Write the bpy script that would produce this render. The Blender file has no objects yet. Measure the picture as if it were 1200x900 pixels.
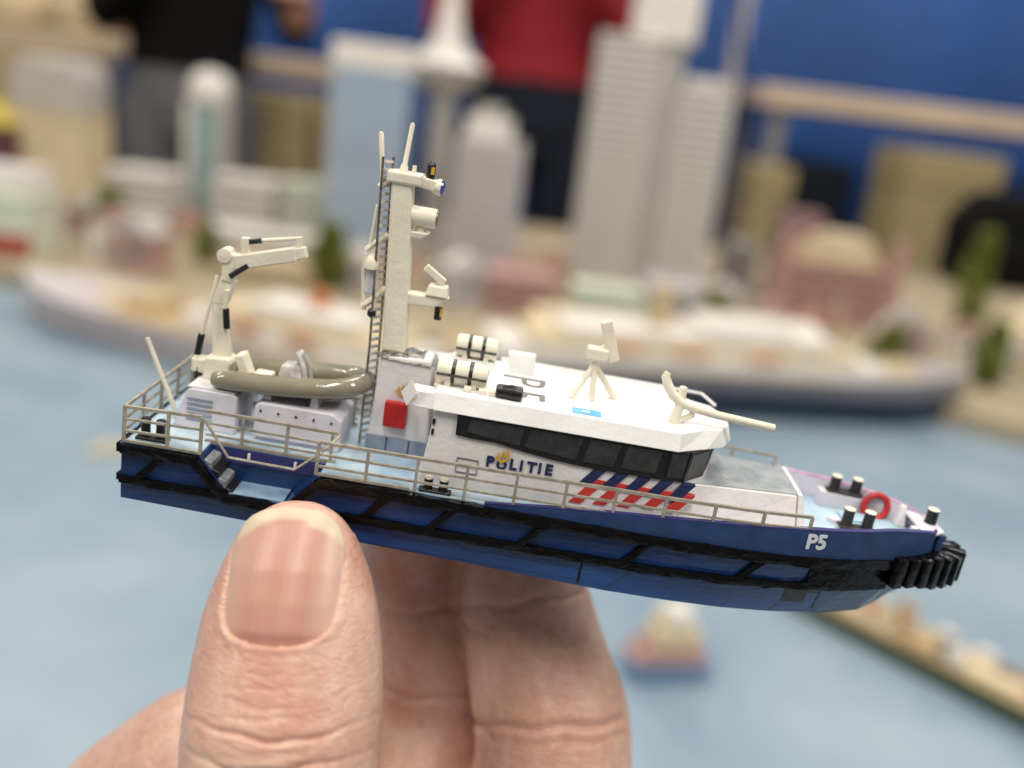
import bpy, bmesh, math, random
from mathutils import Vector, Matrix, noise
random.seed(7)
R = math.radians
C = bpy.context.scene.collection
SC = bpy.context.scene

# ------------------------------------------------------------------ camera, light, exposure
def basis(yaw, pitch, roll):
    cy, sy, cp, sp = math.cos(yaw), math.sin(yaw), math.cos(pitch), math.sin(pitch)
    f = Vector((sy*cp, cy*cp, -sp)); r = Vector((cy, -sy, 0)); u = r.cross(f)
    cr, sr = math.cos(roll), math.sin(roll)
    return f, cr*r + sr*u, cr*u - sr*r
def cam_matrix(loc, yaw, pitch, roll):
    f, r, u = basis(yaw, pitch, roll)
    m = Matrix((r, u, -f)).transposed().to_4x4(); m.translation = Vector(loc)
    return m
CAMW = cam_matrix((0, 0, 0.37), 0, R(17.5), R(7.0))                     # in the hall, 37 cm above the harbour display
CAMB = cam_matrix((0.0410489, -0.1062293, 0.0447531), 0.00706, 0.304985, 0.1730346)   # the same camera seen from the model boat
BOAT = CAMW @ CAMB.inverted()                                            # where the boat is held
cd = bpy.data.cameras.new('camera'); cam = bpy.data.objects.new('camera', cd); C.objects.link(cam)
cam.matrix_world = CAMW
cd.sensor_width = 36; cd.lens = 33.0; cd.clip_start = 0.01; cd.clip_end = 60
cd.dof.use_dof = True; cd.dof.focus_distance = 0.1045; cd.dof.aperture_fstop = 10.3
SC.camera = cam

w = bpy.data.worlds.new('World'); SC.world = w; w.use_nodes = True
bg = w.node_tree.nodes['Background']; bg.inputs[0].default_value = (1.0, 0.955, 0.89, 1); bg.inputs[1].default_value = 0.20
def lamp(loc, size, power, col=(1, 0.945, 0.86), aim=None):
    l = bpy.data.lights.new('ceiling_lamp', 'AREA'); l.shape = 'RECTANGLE'; l.size, l.size_y = size
    l.energy = power; l.color = col
    o = bpy.data.objects.new('ceiling_lamp', l); C.objects.link(o); o.location = loc
    if aim: o.rotation_euler = (Vector(aim) - Vector(loc)).to_track_quat('-Z', 'Y').to_euler()
    return o
for x, p in ((-1.7, 23), (-0.1, 22), (1.6, 24)):
    lamp((x, -0.8, 2.2), (0.22, 1.2), p*1.1, aim=(0, 0.1, 0.33))
for x in (-1.9, 0.1, 2.1):
    for y, p in ((1.0, 18), (3.0, 23)):
        lamp((x, y, 2.35), (0.22, 1.3), p)
SC.view_settings.view_transform = 'Standard'; SC.view_settings.look = 'None'
SC.view_settings.exposure = 0.12; SC.view_settings.gamma = 1.0
SC.cycles.use_denoising = True
SC.cycles.max_bounces = 8

# ------------------------------------------------------------------ materials
def lin(c): return tuple(c) + (1,)
def mat(name, col, rough=0.5, var=0.08, scale=60, bump=0.0, bscale=None, col2=None, spec=0.5, metal=0, coat=0, stretch=None, detail=4, bdist=0.0002):
    m = bpy.data.materials.new(name); m.use_nodes = True
    nt = m.node_tree; b = nt.nodes['Principled BSDF']
    b.inputs['Roughness'].default_value = rough; b.inputs['Metallic'].default_value = metal
    b.inputs['Specular IOR Level'].default_value = spec; b.inputs['Coat Weight'].default_value = coat
    tc = nt.nodes.new('ShaderNodeTexCoord'); src = tc.outputs['Object']
    if stretch:
        mp = nt.nodes.new('ShaderNodeMapping'); mp.inputs['Scale'].default_value = stretch
        nt.links.new(src, mp.inputs[0]); src = mp.outputs[0]
    n = nt.nodes.new('ShaderNodeTexNoise'); n.inputs['Scale'].default_value = scale; n.inputs['Detail'].default_value = detail
    nt.links.new(src, n.inputs['Vector'])
    rp = nt.nodes.new('ShaderNodeValToRGB')
    a = col if col2 is not None else tuple(c*(1-var) for c in col)
    z = col2 if col2 is not None else tuple(min(1, c*(1+var)) for c in col)
    rp.color_ramp.elements[0].color = lin(a); rp.color_ramp.elements[1].color = lin(z)
    rp.color_ramp.elements[0].position = 0.32; rp.color_ramp.elements[1].position = 0.68
    nt.links.new(n.outputs['Fac'], rp.inputs[0]); nt.links.new(rp.outputs[0], b.inputs['Base Color'])
    if bump:
        n2 = nt.nodes.new('ShaderNodeTexNoise'); n2.inputs['Scale'].default_value = bscale or scale*4; n2.inputs['Detail'].default_value = 5
        nt.links.new(src, n2.inputs['Vector'])
        bp = nt.nodes.new('ShaderNodeBump'); bp.inputs['Strength'].default_value = bump; bp.inputs['Distance'].default_value = bdist
        nt.links.new(n2.outputs['Fac'], bp.inputs['Height']); nt.links.new(bp.outputs[0], b.inputs['Normal'])
    return m
M = {}
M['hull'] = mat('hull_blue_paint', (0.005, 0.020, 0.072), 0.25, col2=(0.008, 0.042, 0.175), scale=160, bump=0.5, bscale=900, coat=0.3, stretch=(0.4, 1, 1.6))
M['hullup'] = mat('bulwark_blue_print', (0.013, 0.040, 0.125), 0.55, var=0.22, scale=500, bump=0.35, bscale=1800)
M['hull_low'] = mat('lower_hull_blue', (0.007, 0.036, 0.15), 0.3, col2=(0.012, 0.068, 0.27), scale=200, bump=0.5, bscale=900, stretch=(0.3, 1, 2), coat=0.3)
M['purple'] = mat('purple_ink', (0.028, 0.020, 0.11), 0.5, col2=(0.02, 0.035, 0.16), scale=300, bump=0.3)
M['edge'] = mat('pink_purple_cut_edge', (0.30, 0.14, 0.32), 0.7, col2=(0.62, 0.40, 0.52), scale=500)
M['rubber'] = mat('black_fender_paint', (0.002, 0.002, 0.0025), 0.16, var=0.5, scale=700, bump=0.55, bscale=1000, bdist=0.0003, spec=0.3)
M['deck'] = mat('light_blue_deck_print', (0.30, 0.44, 0.56), 0.5, col2=(0.50, 0.62, 0.70), scale=160, bump=0.4, bscale=700, stretch=(1, 0.5, 1))
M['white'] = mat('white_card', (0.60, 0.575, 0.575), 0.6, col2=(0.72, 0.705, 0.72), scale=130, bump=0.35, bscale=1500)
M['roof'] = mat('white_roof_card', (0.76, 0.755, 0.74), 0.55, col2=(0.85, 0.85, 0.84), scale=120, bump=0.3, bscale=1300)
M['lilac'] = mat('lilac_white_card', (0.60, 0.58, 0.64), 0.6, var=0.10, scale=300, bump=0.3, bscale=1300)
M['cream'] = mat('cream_resin', (0.75, 0.70, 0.57), 0.42, var=0.06, scale=300, bump=0.35, bscale=1600)
M['rail'] = mat('etched_rail_grey', (0.36, 0.33, 0.27), 0.45, var=0.25, scale=900, bump=0.3, metal=0.3)
M['ladder'] = mat('etched_ladder_metal', (0.22, 0.21, 0.18), 0.35, var=0.5, scale=1200, metal=0.7)
M['foil'] = mat('rough_silver_black', (0.02, 0.02, 0.02), 0.35, col2=(0.5, 0.48, 0.42), scale=1400, bump=1.0, bscale=1800, metal=0.4, bdist=0.0005)
M['black'] = mat('black_plastic', (0.010, 0.010, 0.010), 0.35, var=0.3, scale=500, bump=0.3)
M['glass'] = mat('dark_window_print', (0.030, 0.033, 0.034), 0.22, var=0.3, scale=900, bump=0.5, bscale=2500)
M['band'] = mat('black_window_band', (0.008, 0.008, 0.009), 0.35, var=0.4, scale=700, bump=0.4)
M['silverdeck'] = mat('silvery_foredeck', (0.30, 0.33, 0.34), 0.28, col2=(0.46, 0.49, 0.49), scale=420, bump=0.9, bscale=1100, metal=0.25)
M['dinghy'] = mat('olive_grey_gloss', (0.235, 0.215, 0.155), 0.16, var=0.12, scale=260, bump=0.35, bscale=700, coat=0.5)
M['chrome'] = mat('clear_silver_resin', (0.80, 0.78, 0.74), 0.12, col2=(0.45, 0.44, 0.42), scale=900, metal=0.2, bump=0.6, bscale=900)
M['red'] = mat('red_paint', (0.42, 0.012, 0.014), 0.35, var=0.15, scale=500, bump=0.4)
M['flagred'] = mat('red_print', (0.50, 0.035, 0.03), 0.6, var=0.12, scale=600)
M['flagblue'] = mat('navy_print', (0.012, 0.020, 0.085), 0.6, var=0.2, scale=600)
M['gold'] = mat('gold_print', (0.56, 0.32, 0.035), 0.55, var=0.15, scale=700)
M['grey'] = mat('grey_print', (0.16, 0.16, 0.155), 0.6, var=0.12, scale=600)
M['blueprint'] = mat('sky_blue_print', (0.13, 0.40, 0.72), 0.6, var=0.1, scale=600)
M['recess'] = mat('recess_floor_shaded', (0.13, 0.22, 0.33), 0.45, col2=(0.24, 0.36, 0.46), scale=300, bump=0.4)  # deck blue darkened: shade inside the recess put into the colour
M['tread'] = mat('grey_tread', (0.20, 0.21, 0.23), 0.5, var=0.4, scale=800, bump=0.5)
M['skirt'] = mat('grey_blue_skirting', (0.22, 0.26, 0.34), 0.55, var=0.2, scale=400, bump=0.3)
M['lens'] = mat('blue_lens', (0.03, 0.06, 0.32), 0.15, coat=0.5)
M['p5'] = mat('pale_grey_print', (0.58, 0.62, 0.66), 0.6, var=0.05, scale=500)
M['grate'] = mat('dark_grey_print', (0.030, 0.034, 0.042), 0.5, var=0.3, scale=900)

# ------------------------------------------------------------------ mesh helpers
class MB:
    def __init__(s, k=0.001): s.v = []; s.f = []; s.k = k; s.smooth = False; s.mi = []
    def add(s, vs, fs):
        o = len(s.v); s.v += [Vector(a) for a in vs]; s.f += [tuple(i+o for i in f) for f in fs]; return s
    def box(s, a, b):
        (x0, y0, z0), (x1, y1, z1) = a, b
        return s.add([(x0,y0,z0),(x1,y0,z0),(x1,y1,z0),(x0,y1,z0),(x0,y0,z1),(x1,y0,z1),(x1,y1,z1),(x0,y1,z1)],
                     [(0,3,2,1),(4,5,6,7),(0,1,5,4),(1,2,6,5),(2,3,7,6),(3,0,4,7)])
    def hexa(s, q): return s.add(q, [(0,3,2,1),(4,5,6,7),(0,1,5,4),(1,2,6,5),(2,3,7,6),(3,0,4,7)])
    def prism(s, pts, axis, a, b, pts2=None):
        n = len(pts)
        def P(p, t):
            return (p[0], p[1], t) if axis == 'z' else (p[0], t, p[1]) if axis == 'y' else (t, p[0], p[1])
        return s.add([P(p, a) for p in pts] + [P(p, b) for p in (pts2 or pts)],
                     [tuple(range(n))[::-1], tuple(range(n, 2*n))] + [(i, (i+1) % n, n+(i+1) % n, n+i) for i in range(n)])
    def tube(s, path, r, n=10, flat=1.0, caps=True):
        path = [Vector(p) for p in path]; L = len(path)
        rs = r if isinstance(r, (list, tuple)) else [r]*L
        up = None; rings = []
        for i, p in enumerate(path):
            t = (path[min(i+1, L-1)] - path[max(i-1, 0)]).normalized()
            if up is None:
                up = Vector((0, 0, 1)) if abs(t.z) < 0.9 else Vector((0, 1, 0))
            a = t.cross(up).normalized(); up = a.cross(t).normalized()
            rings.append([p + (a*math.cos(k*2*math.pi/n) + up*flat*math.sin(k*2*math.pi/n))*rs[i] for k in range(n)])
        vs = [q for g in rings for q in g]
        fs = [(i*n+k, i*n+(k+1) % n, (i+1)*n+(k+1) % n, (i+1)*n+k) for i in range(L-1) for k in range(n)]
        if caps: fs += [tuple(range(n))[::-1], tuple(range((L-1)*n, L*n))]
        return s.add(vs, fs)
    def bar(s, a, b, wd, ht=None, up=(0, 0, 1)):
        a, b = Vector(a), Vector(b); t = (b-a).normalized(); u = Vector(up)
        if abs(t.dot(u)) > 0.98: u = Vector((0, 1, 0))
        sd = t.cross(u).normalized(); u = sd.cross(t); h = (ht or wd)/2; wd = wd/2
        q = []
        for p in (a, b): q += [p - sd*wd - u*h, p + sd*wd - u*h, p + sd*wd + u*h, p - sd*wd + u*h]
        return s.hexa(q)
    def lathe(s, prof, c=(0, 0, 0), axis='z', n=20):
        rings = []
        for r, h in prof:
            for k in range(n):
                a = 2*math.pi*k/n; x, y = r*math.cos(a), r*math.sin(a)
                rings.append({'z': (c[0]+x, c[1]+y, c[2]+h), 'x': (c[0]+h, c[1]+x, c[2]+y), 'y': (c[0]+y, c[1]+h, c[2]+x)}[axis])
        L = len(prof)
        fs = [(i*n+k, i*n+(k+1) % n, (i+1)*n+(k+1) % n, (i+1)*n+k) for i in range(L-1) for k in range(n)]
        fs += [tuple(range(n))[::-1], tuple(range((L-1)*n, L*n))]
        return s.add(rings, fs)
    def jitter(s, amt, sc=1.0, seed=0):
        for i, p in enumerate(s.v):
            s.v[i] = p + Vector(noise.noise_vector(p*sc + Vector((seed, 3.1, 7.7))))*amt
        return s
    def build(s, name, m, parent=None, bevel=0, seg=2, smooth=False, sub=0):
        bm = bmesh.new(); vs = [bm.verts.new(p*s.k) for p in s.v]
        for f in s.f:
            try: bm.faces.new([vs[i] for i in f])
            except ValueError: pass
        bmesh.ops.remove_doubles(bm, verts=bm.verts, dist=1e-7*max(1, s.k*1000))
        if sub: bmesh.ops.subdivide_edges(bm, edges=bm.edges, cuts=sub, use_grid_fill=True)
        if bevel:
            es = [e for e in bm.edges if len(e.link_faces) == 2 and e.calc_face_angle(0) > 0.5]
            bmesh.ops.bevel(bm, geom=es, offset=bevel*s.k, segments=seg, profile=0.5, affect='EDGES')
        bmesh.ops.recalc_face_normals(bm, faces=bm.faces)
        me = bpy.data.meshes.new(name); bm.to_mesh(me); bm.free()
        if smooth:
            for p in me.polygons: p.use_smooth = True
            try: me.set_sharp_from_angle(angle=R(40))
            except Exception: pass
        if m: me.materials.append(M[m] if isinstance(m, str) else m)
        o = bpy.data.objects.new(name, me); C.objects.link(o)
        if parent: o.parent = parent
        return o
def tag(o, label, cat, group=None):
    o['label'] = label; o['category'] = cat
    if group: o['group'] = group
    return o
def struct(o): o['kind'] = 'structure'; return o
def empty(name, loc=(0, 0, 0), rz=0, matrix=None):
    o = bpy.data.objects.new(name, None); C.objects.link(o); o.empty_display_size = 0.01
    if matrix is not None: o.matrix_world = matrix
    else: o.location = loc; o.rotation_euler = (0, 0, rz)
    return o
def text_mesh(name, body, size, m, parent, matrix, extrude=0.02, offset=0.0, space=1.0, k=0.001):
    c = bpy.data.curves.new(name, 'FONT'); c.body = body; c.size = size*k; c.extrude = extrude*k; c.offset = offset*k
    c.space_character = space; c.resolution_u = 3
    t = bpy.data.objects.new(name, c); C.objects.link(t)
    bpy.context.view_layer.update()
    me = bpy.data.meshes.new_from_object(t.evaluated_get(bpy.context.evaluated_depsgraph_get()))
    bpy.data.objects.remove(t); me.name = name
    mm = matrix.copy(); mm.translation = mm.translation*k
    me.transform(mm); me.materials.clear(); me.materials.append(M[m])
    o = bpy.data.objects.new(name, me); C.objects.link(o); o.parent = parent
    return o
def lerp(tab, x):
    if x <= tab[0][0]: return tab[0][1]
    for (a, p), (b, q) in zip(tab, tab[1:]):
        if x <= b:
            t = (x-a)/(b-a); return p + (q-p)*t
    return tab[-1][1]

# ------------------------------------------------------------------ the setting: water on the display table, quay, floor, back wall
TZ = 0.0
M['water'] = mat('painted_harbour_water', (0.165, 0.24, 0.315), 0.38, col2=(0.27, 0.345, 0.40), scale=6, bump=0.3, bscale=45, bdist=0.002, detail=6, spec=0.4)
M['quay'] = mat('sandy_quay', (0.27, 0.215, 0.135), 0.8, col2=(0.38, 0.32, 0.22), scale=9, bump=0.3, bscale=90, bdist=0.002)
M['floor'] = mat('hall_floor', (0.12, 0.10, 0.085), 0.55, var=0.15, scale=2)
M['wood'] = mat('table_frame_wood', (0.30, 0.20, 0.11), 0.6, var=0.15, scale=12, stretch=(1, 8, 8))
b = MB(1); n = 40
for j in range(n+1):
    for i in range(n+1): b.v.append(Vector((-2.2+4.4*i/n, -0.35+2.85*j/n, 0)))
b.f = [(j*(n+1)+i, j*(n+1)+i+1, (j+1)*(n+1)+i+1, (j+1)*(n+1)+i) for j in range(n) for i in range(n)]
struct(b.build('water', 'water'))
shore = [(-2.2, 1.45), (-1.3, 1.36), (-0.80, 1.36), (-0.62, 1.31), (-0.2, 1.27), (0.2, 1.25), (0.55, 1.27), (0.63, 1.20), (0.75, 1.15), (1.1, 1.18), (2.2, 1.2)]
struct(MB(1).prism(shore + [(2.2, 2.5), (-2.2, 2.5)], 'z', -0.002, 0.028).build('quay', 'quay', bevel=0.004, seg=1))
struct(MB(1).box((-9, -3, -0.82), (9, 9, -0.80)).build('floor', 'floor'))
tb = empty('display_table', (0, 1.07, -0.80))
MB(1).box((-2.24, -1.46, 0.74), (2.24, 1.46, 0.792)).build('table_board', 'wood', tb)
for x in (-2.05, 0, 2.05):
    for y in (-1.3, 1.3):
        MB(1).box((x-0.03, y-0.03, 0), (x+0.03, y+0.03, 0.74)).build('leg', 'wood', tb)
tag(tb, 'wooden display table carrying the blue model harbour', 'table')

# ------------------------------------------------------------------ THE MODEL BOAT (all numbers in millimetres in the boat's own frame)
boat = empty('model_patrol_boat', matrix=BOAT)
tag(boat, 'blue and white model police patrol boat held up between thumb and fingers', 'model boat')
BD = [(0, 10.3), (60, 10.5), (70, 10.15), (76, 9.5), (81, 8.6), (85, 7.4), (88.5, 6.0), (91.5, 4.6), (94, 3.3), (95.3, 2.4), (95.6, 0.9)]   # half beam at deck
BB = [(0, 10.0), (56, 10.0), (64, 9.4), (70, 8.6), (76, 7.3), (82, 5.5), (88, 3.0), (91, 1.5), (93.5, 0.7), (95.6, 0.6)]                      # half beam at bottom
ZB = [(0, -6.8), (30, -7.4), (55, -8.1), (70, -8.5), (82, -8.8), (88.8, -8.8), (91, -7.5), (95.6, -3.9)]
ZN = [(0, 0), (8.8, 0), (12.2, -4.1), (18.6, -4.1), (22.2, 0), (100, 0)]
ZT = [(41, 0.25), (47, 0.95), (54, 1.65), (68, 2.75), (78, 3.35), (88, 3.6), (92, 3.3), (96, 2.55)]
XS = [0, 4, 8.8, 10.5, 12.2, 15.4, 18.6, 20.4, 22.2, 26, 32, 38, 44, 50, 56, 60, 64, 67, 70, 73, 76, 79, 82, 85, 88, 90, 92, 93.5, 95, 95.6]
NI = 6.6
def section(x):
    bd, bb, zb, zn = lerp(BD, x), lerp(BB, x), lerp(ZB, x), lerp(ZN, x)
    ni = min(NI, bd) if 8.8 <= x <= 22.2 else bd
    mid = bb + (bd-bb)*0.72
    zm = min(-4.1, -4.1) if zb < -4.3 else (zb*0.5)
    h = [(bb, zb), (mid, zm), (bd, zn if zn < -0.01 else -0.02), (ni, zn if zn < -0.01 else -0.01), (ni, 0)]
    return [(x, -y, z) for y, z in h] + [(x, y, z) for y, z in reversed(h)]
b = MB(); k = 10
for x in XS: b.v += [Vector(p) for p in section(x)]
for i in range(len(XS)-1):
    for j in range(k): b.f.append((i*k+j, (i+1)*k+j, (i+1)*k+(j+1) % k, i*k+(j+1) % k))
b.f += [tuple(range(k)), tuple(range((len(XS)-1)*k, len(XS)*k))]
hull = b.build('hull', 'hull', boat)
# deck plate with the two cut-outs
def outline(x0, x1, step=2.0, ins=0.0):
    n = max(2, int((x1-x0)/step)); return [(x0+(x1-x0)*i/n, lerp(BD, x0+(x1-x0)*i/n)-ins) for i in range(n+1)]
def deckpoly(x0, x1, ins): 
    o = outline(x0, x1, 1.5, ins); return [(x, -y) for x, y in o] + [(x, y) for x, y in reversed(o)]
deck = MB()
for x0, x1, w_ in ((0.2, 8.7, None), (8.7, 22.3, NI-0.05), (22.3, 80, None)):
    pl = deckpoly(x0, x1, 0.25) if w_ is None else [(x0, -w_), (x1, -w_), (x1, w_), (x0, w_)]
    deck.prism(pl, 'z', 0.02 , 0.25)
deck = deck.build('deck', 'deck', boat)
foredeck = MB().prism(deckpoly(77.6, 95.0, 0.7), 'z', 0.3, 0.9).build('foredeck', 'deck', boat)
for s in (-1, 1):
    MB().prism([(12.3, s*6.65), (18.5, s*6.65), (18.5, s*10.1), (12.3, s*10.1)], 'z', -4.08, -3.9).build('recess_floor', 'recess', boat)
    rw = MB().box((8.9, s*6.63-0.05, -3.9), (22.1, s*6.63+0.05, -0.1)).build('recess_wall', 'hull', boat)
    MB().box((9.6, s*6.72-0.06, -1.7), (21.6, s*6.72+0.06, -0.05)).build('purple_strip', 'purple', rw)
    for q in range(4):                                                    # stairs down into the recess
        x0 = 9.2 + q*0.85; z0 = -0.55 - q*1.0
        MB().hexa([(x0, s*6.8, z0-0.8), (x0+0.95, s*6.8, z0-1.25), (x0+0.95, s*10.0, z0-1.25), (x0, s*10.0, z0-0.8),
                   (x0, s*6.8, z0+0.18), (x0+0.95, s*6.8, z0-0.15), (x0+0.95, s*10.0, z0-0.15), (x0, s*10.0, z0+0.18)]).build('stair_tread', 'tread' if q % 2 == 0 else 'black', boat, bevel=0.06, seg=1)
    MB().box((13.2, s*6.95-0.12, -0.9), (13.5, s*6.95+0.12, -0.2)).build('cleat', 'white', boat)
    MB().box((18.6, s*6.95-0.12, -1.1), (18.9, s*6.95+0.12, -0.3)).build('cleat', 'white', boat)
# bulwark: blue outside, white inside
for s in (-1, 1):
    xs = [41+ (95.6-41)*i/40 for i in range(41)]
    o, i_ = MB(), MB(); e = MB()
    for x in xs:
        y = lerp(BD, x); zt = lerp(ZT, x)
        fl = 0.25*(zt/4)
        for (mbx, ya, yb) in ((o, y+fl+0.05, y-0.28), (i_, y-0.30, y-0.62)):
            ya, yb = max(ya, 0.02), max(yb, 0.01)
            top = zt + (0 if mbx is o else -0.03)
            mbx.v += [Vector((x, s*ya, -0.3)), Vector((x, s*ya, top)), Vector((x, s*yb, top)), Vector((x, s*yb, -0.3))]
        e.v += [Vector((x, s*(y+fl+0.07), zt+0.005)), Vector((x, s*(y+fl+0.07), zt+0.14)), Vector((x, s*(y-0.45), zt+0.14)), Vector((x, s*(y-0.45), zt+0.005))]
    for mbx in (o, i_, e):
        for q in range(40):
            for j in range(4): mbx.f.append((q*4+j, (q+1)*4+j, (q+1)*4+(j+1) % 4, q*4+(j+1) % 4))
        mbx.f += [(0, 1, 2, 3), (160, 161, 162, 163)]
    bw = o.build('bulwark', 'hullup', boat)
    i_.build('inner_lining', 'lilac', bw); e.jitter(0.05, 1.3).build('cut_edge', 'purple' if s < 0 else 'edge', bw)
# bow front plate, cap and its bollard
MB().box((95.2, -2.4, -0.3), (95.9, 2.4, 2.5)).build('bow_plate', 'hullup', boat, bevel=0.15)
MB().prism([(92.8, -3.8), (94.4, -3.1), (95.9, -1.9), (95.9, 1.9), (94.4, 3.1), (92.8, 3.8)], 'z', 2.5, 2.85).build('bow_cap', 'lilac', boat, bevel=0.08, seg=1)
def bollard(x, y, z, h=2.1, r=0.72, parent=boat, top='cream'):
    p = MB().lathe([(r*1.02, 0), (r*0.96, 0.2), (r*0.92, h*0.85), (r*1.0, h)], (x, y, z), n=16).build('bollard', 'black', parent, smooth=True)
    MB().lathe([(r*0.98, 0.0), (r*1.02, 0.06), (r*0.85, 0.16)], (x, y, z+h), n=16).build('bollard_top', top, p, smooth=True)
bollard(94.9, 0.2, 2.85, 1.75, 0.72)
def bollard_pair(x, y, z, dx=2.5, h=2.0, r=0.7, m='cream', w_=0.75):
    bs = MB().box((x-0.95, y-w_, z), (x+dx+0.95, y+w_, z+0.35)).build('bollard_base', 'black', boat, bevel=0.08, seg=1)
    for q in range(2):
        p = MB().lathe([(r*1.02, 0), (r*0.95, 0.2), (r*0.92, h*0.85), (r*1.0, h)], (x+q*dx, y, z+0.35), n=16).build('bollard', 'black', bs, smooth=True)
        MB().lathe([(r*0.97, 0.0), (r*1.0, 0.06), (r*0.85, 0.15)], (x+q*dx, y, z+0.35+h), n=16).build('bollard_top', m, bs, smooth=True)
bollard_pair(84.2, -1.9, 1.3)
MB().prism([(82.6, 0.9), (88.6, 0.9), (88.6, 2.55), (82.6, 2.9)], 'y', 4.6, 6.4).build('bollard_plinth', 'lilac', boat, bevel=0.1, seg=1)
bollard_pair(84.4, 5.4, 2.8, 2.7, 1.75)
bollard_pair(1.9, -8.5, 0.25, 1.7, 2.0, 0.55, 'black', 0.7)
bollard_pair(1.9, 8.5, 0.25, 1.7, 2.0, 0.55, 'black', 0.7)
bollard_pair(34.4, -9.6, 0.25, 1.75, 1.25, 0.55, 'cream', 0.55)
bollard_pair(34.4, 9.6, 0.25, 1.75, 1.25, 0.55, 'cream', 0.55)
# life ring leaning on the far bulwark, with white patches
def ring(c, Rr, r, n=32, m=10):
    b = MB(); c = Vector(c)
    ax, ay = Vector((1, 0, 0.1)).normalized(), Vector((0, 0.25, 1)).normalized(); az = ax.cross(ay)
    for i in range(n):
        a = 2*math.pi*i/n; d = ax*math.cos(a) + ay*math.sin(a)
        for j in range(m):
            t = 2*math.pi*j/m; b.v.append(c + d*(Rr + r*math.cos(t)) + az*r*math.sin(t))
    b.f = [(i*m+j, ((i+1) % n)*m+j, ((i+1) % n)*m+(j+1) % m, i*m+(j+1) % m) for i in range(n) for j in range(m)]
    return b
lr = ring((89.6, 4.1, 2.2), 1.5, 0.42).build('life_ring', 'red', boat, smooth=True)
for x, y in ((83.5, 0.2), (90.5, -2.6)):
    MB().lathe([(0.9, 0), (0.8, 0.5), (0.3, 0.75)], (x, y, 0.9), n=14).build('deck_hatch', 'lilac' if x < 85 else 'flagred', boat, smooth=True)
MB().hexa([(91.8, 2.0, 0.9), (93.0, 1.9, 0.9), (93.0, 3.2, 0.9), (91.8, 3.6, 0.9), (92.2, 2.7, 3.5), (92.8, 2.6, 3.5), (92.8, 3.2, 3.5), (92.2, 3.4, 3.5)]).build('bow_bracket', 'white', boat, bevel=0.15)
MB().hexa([(91.2, -3.4, 0.9), (92.6, -3.2, 0.9), (92.6, -1.9, 0.9), (91.2, -2.1, 0.9), (91.5, -3.1, 3.2), (92.3, -3.0, 3.2), (92.3, -2.3, 3.2), (91.5, -2.4, 3.2)]).build('bow_bracket', 'white', boat, bevel=0.15)
MB().box((84.8, 1.0, 0.92), (88.6, 3.4, 1.25)).build('deck_locker', 'deck', boat, bevel=0.1, seg=1)

# fenders
def strip(name, pts, hh, parent=boat, m='rubber', th=0.85, seed=1):
    """a square-ish rubber strip running along points (x, y, z) on the hull side"""
    sub = []
    for a, c in zip(pts, pts[1:]):
        a, c = Vector(a), Vector(c); nn = max(1, int((c-a).length/1.0))
        sub += [a.lerp(c, i/nn) for i in range(nn)]
    sub.append(Vector(pts[-1]))
    b = MB(); L = len(sub)
    for i, p in enumerate(sub):
        t = (sub[min(i+1, L-1)] - sub[max(i-1, 0)]).normalized()
        side = Vector((0, math.copysign(1, p.y), 0)); 
        if abs(t.y) > 0.5: side = Vector((-1, 0, 0)) if p.x < 20 else Vector((1, 0, 0))
        u = side.cross(t).normalized(); u = u if u.z > 0 else -u
        if abs(t.z) > 0.9: u = Vector((1, 0, 0))
        o = side*th/2
        for a, c in ((-1, -0.8), (1, -0.8), (1.12, 0), (1, 0.8), (-1, 0.8)):
            b.v.append(p + o*a + u*hh*0.5*c)
    for i in range(L-1):
        for j in range(5): b.f.append((i*5+j, (i+1)*5+j, (i+1)*5+(j+1) % 5, i*5+(j+1) % 5))
    b.f += [tuple(range(5)), tuple(range((L-1)*5, L*5))]
    return b.jitter(0.17, 1.7, seed).build(name, m, parent, smooth=True)
def side_y(x, z):
    bd, bb = lerp(BD, x), lerp(BB, x); mid = bb + (bd-bb)*0.72
    return mid + (bd-mid)*max(0, min(1, (z+4.1)/4.1)) if z > -4.1 else bb + (mid-bb)*max(0, (z-lerp(ZB, x))/(-4.1-lerp(ZB, x)))
for s in (-1, 1):
    up = [(0, s*10.4, -0.5), (8.6, s*10.45, -0.5)]
    strip('upper_fender', up, 1.3, seed=2+s)
    strip('recess_fender', [(8.4, s*10.5, -0.6), (12.0, s*10.5, -4.5), (18.9, s*10.5, -4.5), (22.3, s*10.5, -0.6)], 1.2, th=1.0, seed=3+s)
    strip('upper_fender', [(x, s*(side_y(x, -0.5)+0.15), -0.55) for x in (22.2, 30, 40, 50, 60, 66, 70, 74, 78, 81, 84, 86, 88, 90)], 1.5, th=1.0, seed=4+s)
    strip('lower_fender', [(x, s*(side_y(x, -4.2)+0.15), -4.2) for x in (0, 6, 11.2)], 1.1, seed=5+s)
    strip('lower_fender', [(x, s*(side_y(x, -4.2)+0.2), -4.2+max(0, x-60)*0.012) for x in (19.5, 30, 40, 50, 60, 66, 70, 74, 78, 81, 84, 86, 88, 89.5)], 1.15, seed=6+s)
    for x in (1.9, 27.6, 35.2, 45.6, 57.4, 70.5, 24.0):
        if x == 24.0: continue
        strip('fender_strut', [(x, s*(side_y(x, -3.8)+0.1), -3.9), (x+2.6, s*(side_y(x+2.6, -1.4)+0.1), -1.1)], 0.9, th=0.8, seed=x+s)
    xs_ = [(x, s*(side_y(x, -2.3)+0.02), -2.35) for x in (79, 82, 85, 88, 90)]
    strip('fender_shade', xs_, 3.0, th=0.5, seed=9+s)  # black sheet standing for shadow on the blue hull between the fenders
strip('stern_fender', [(-0.15, -10.4, -0.5), (-0.15, 10.4, -0.5)], 1.3, seed=11)
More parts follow.
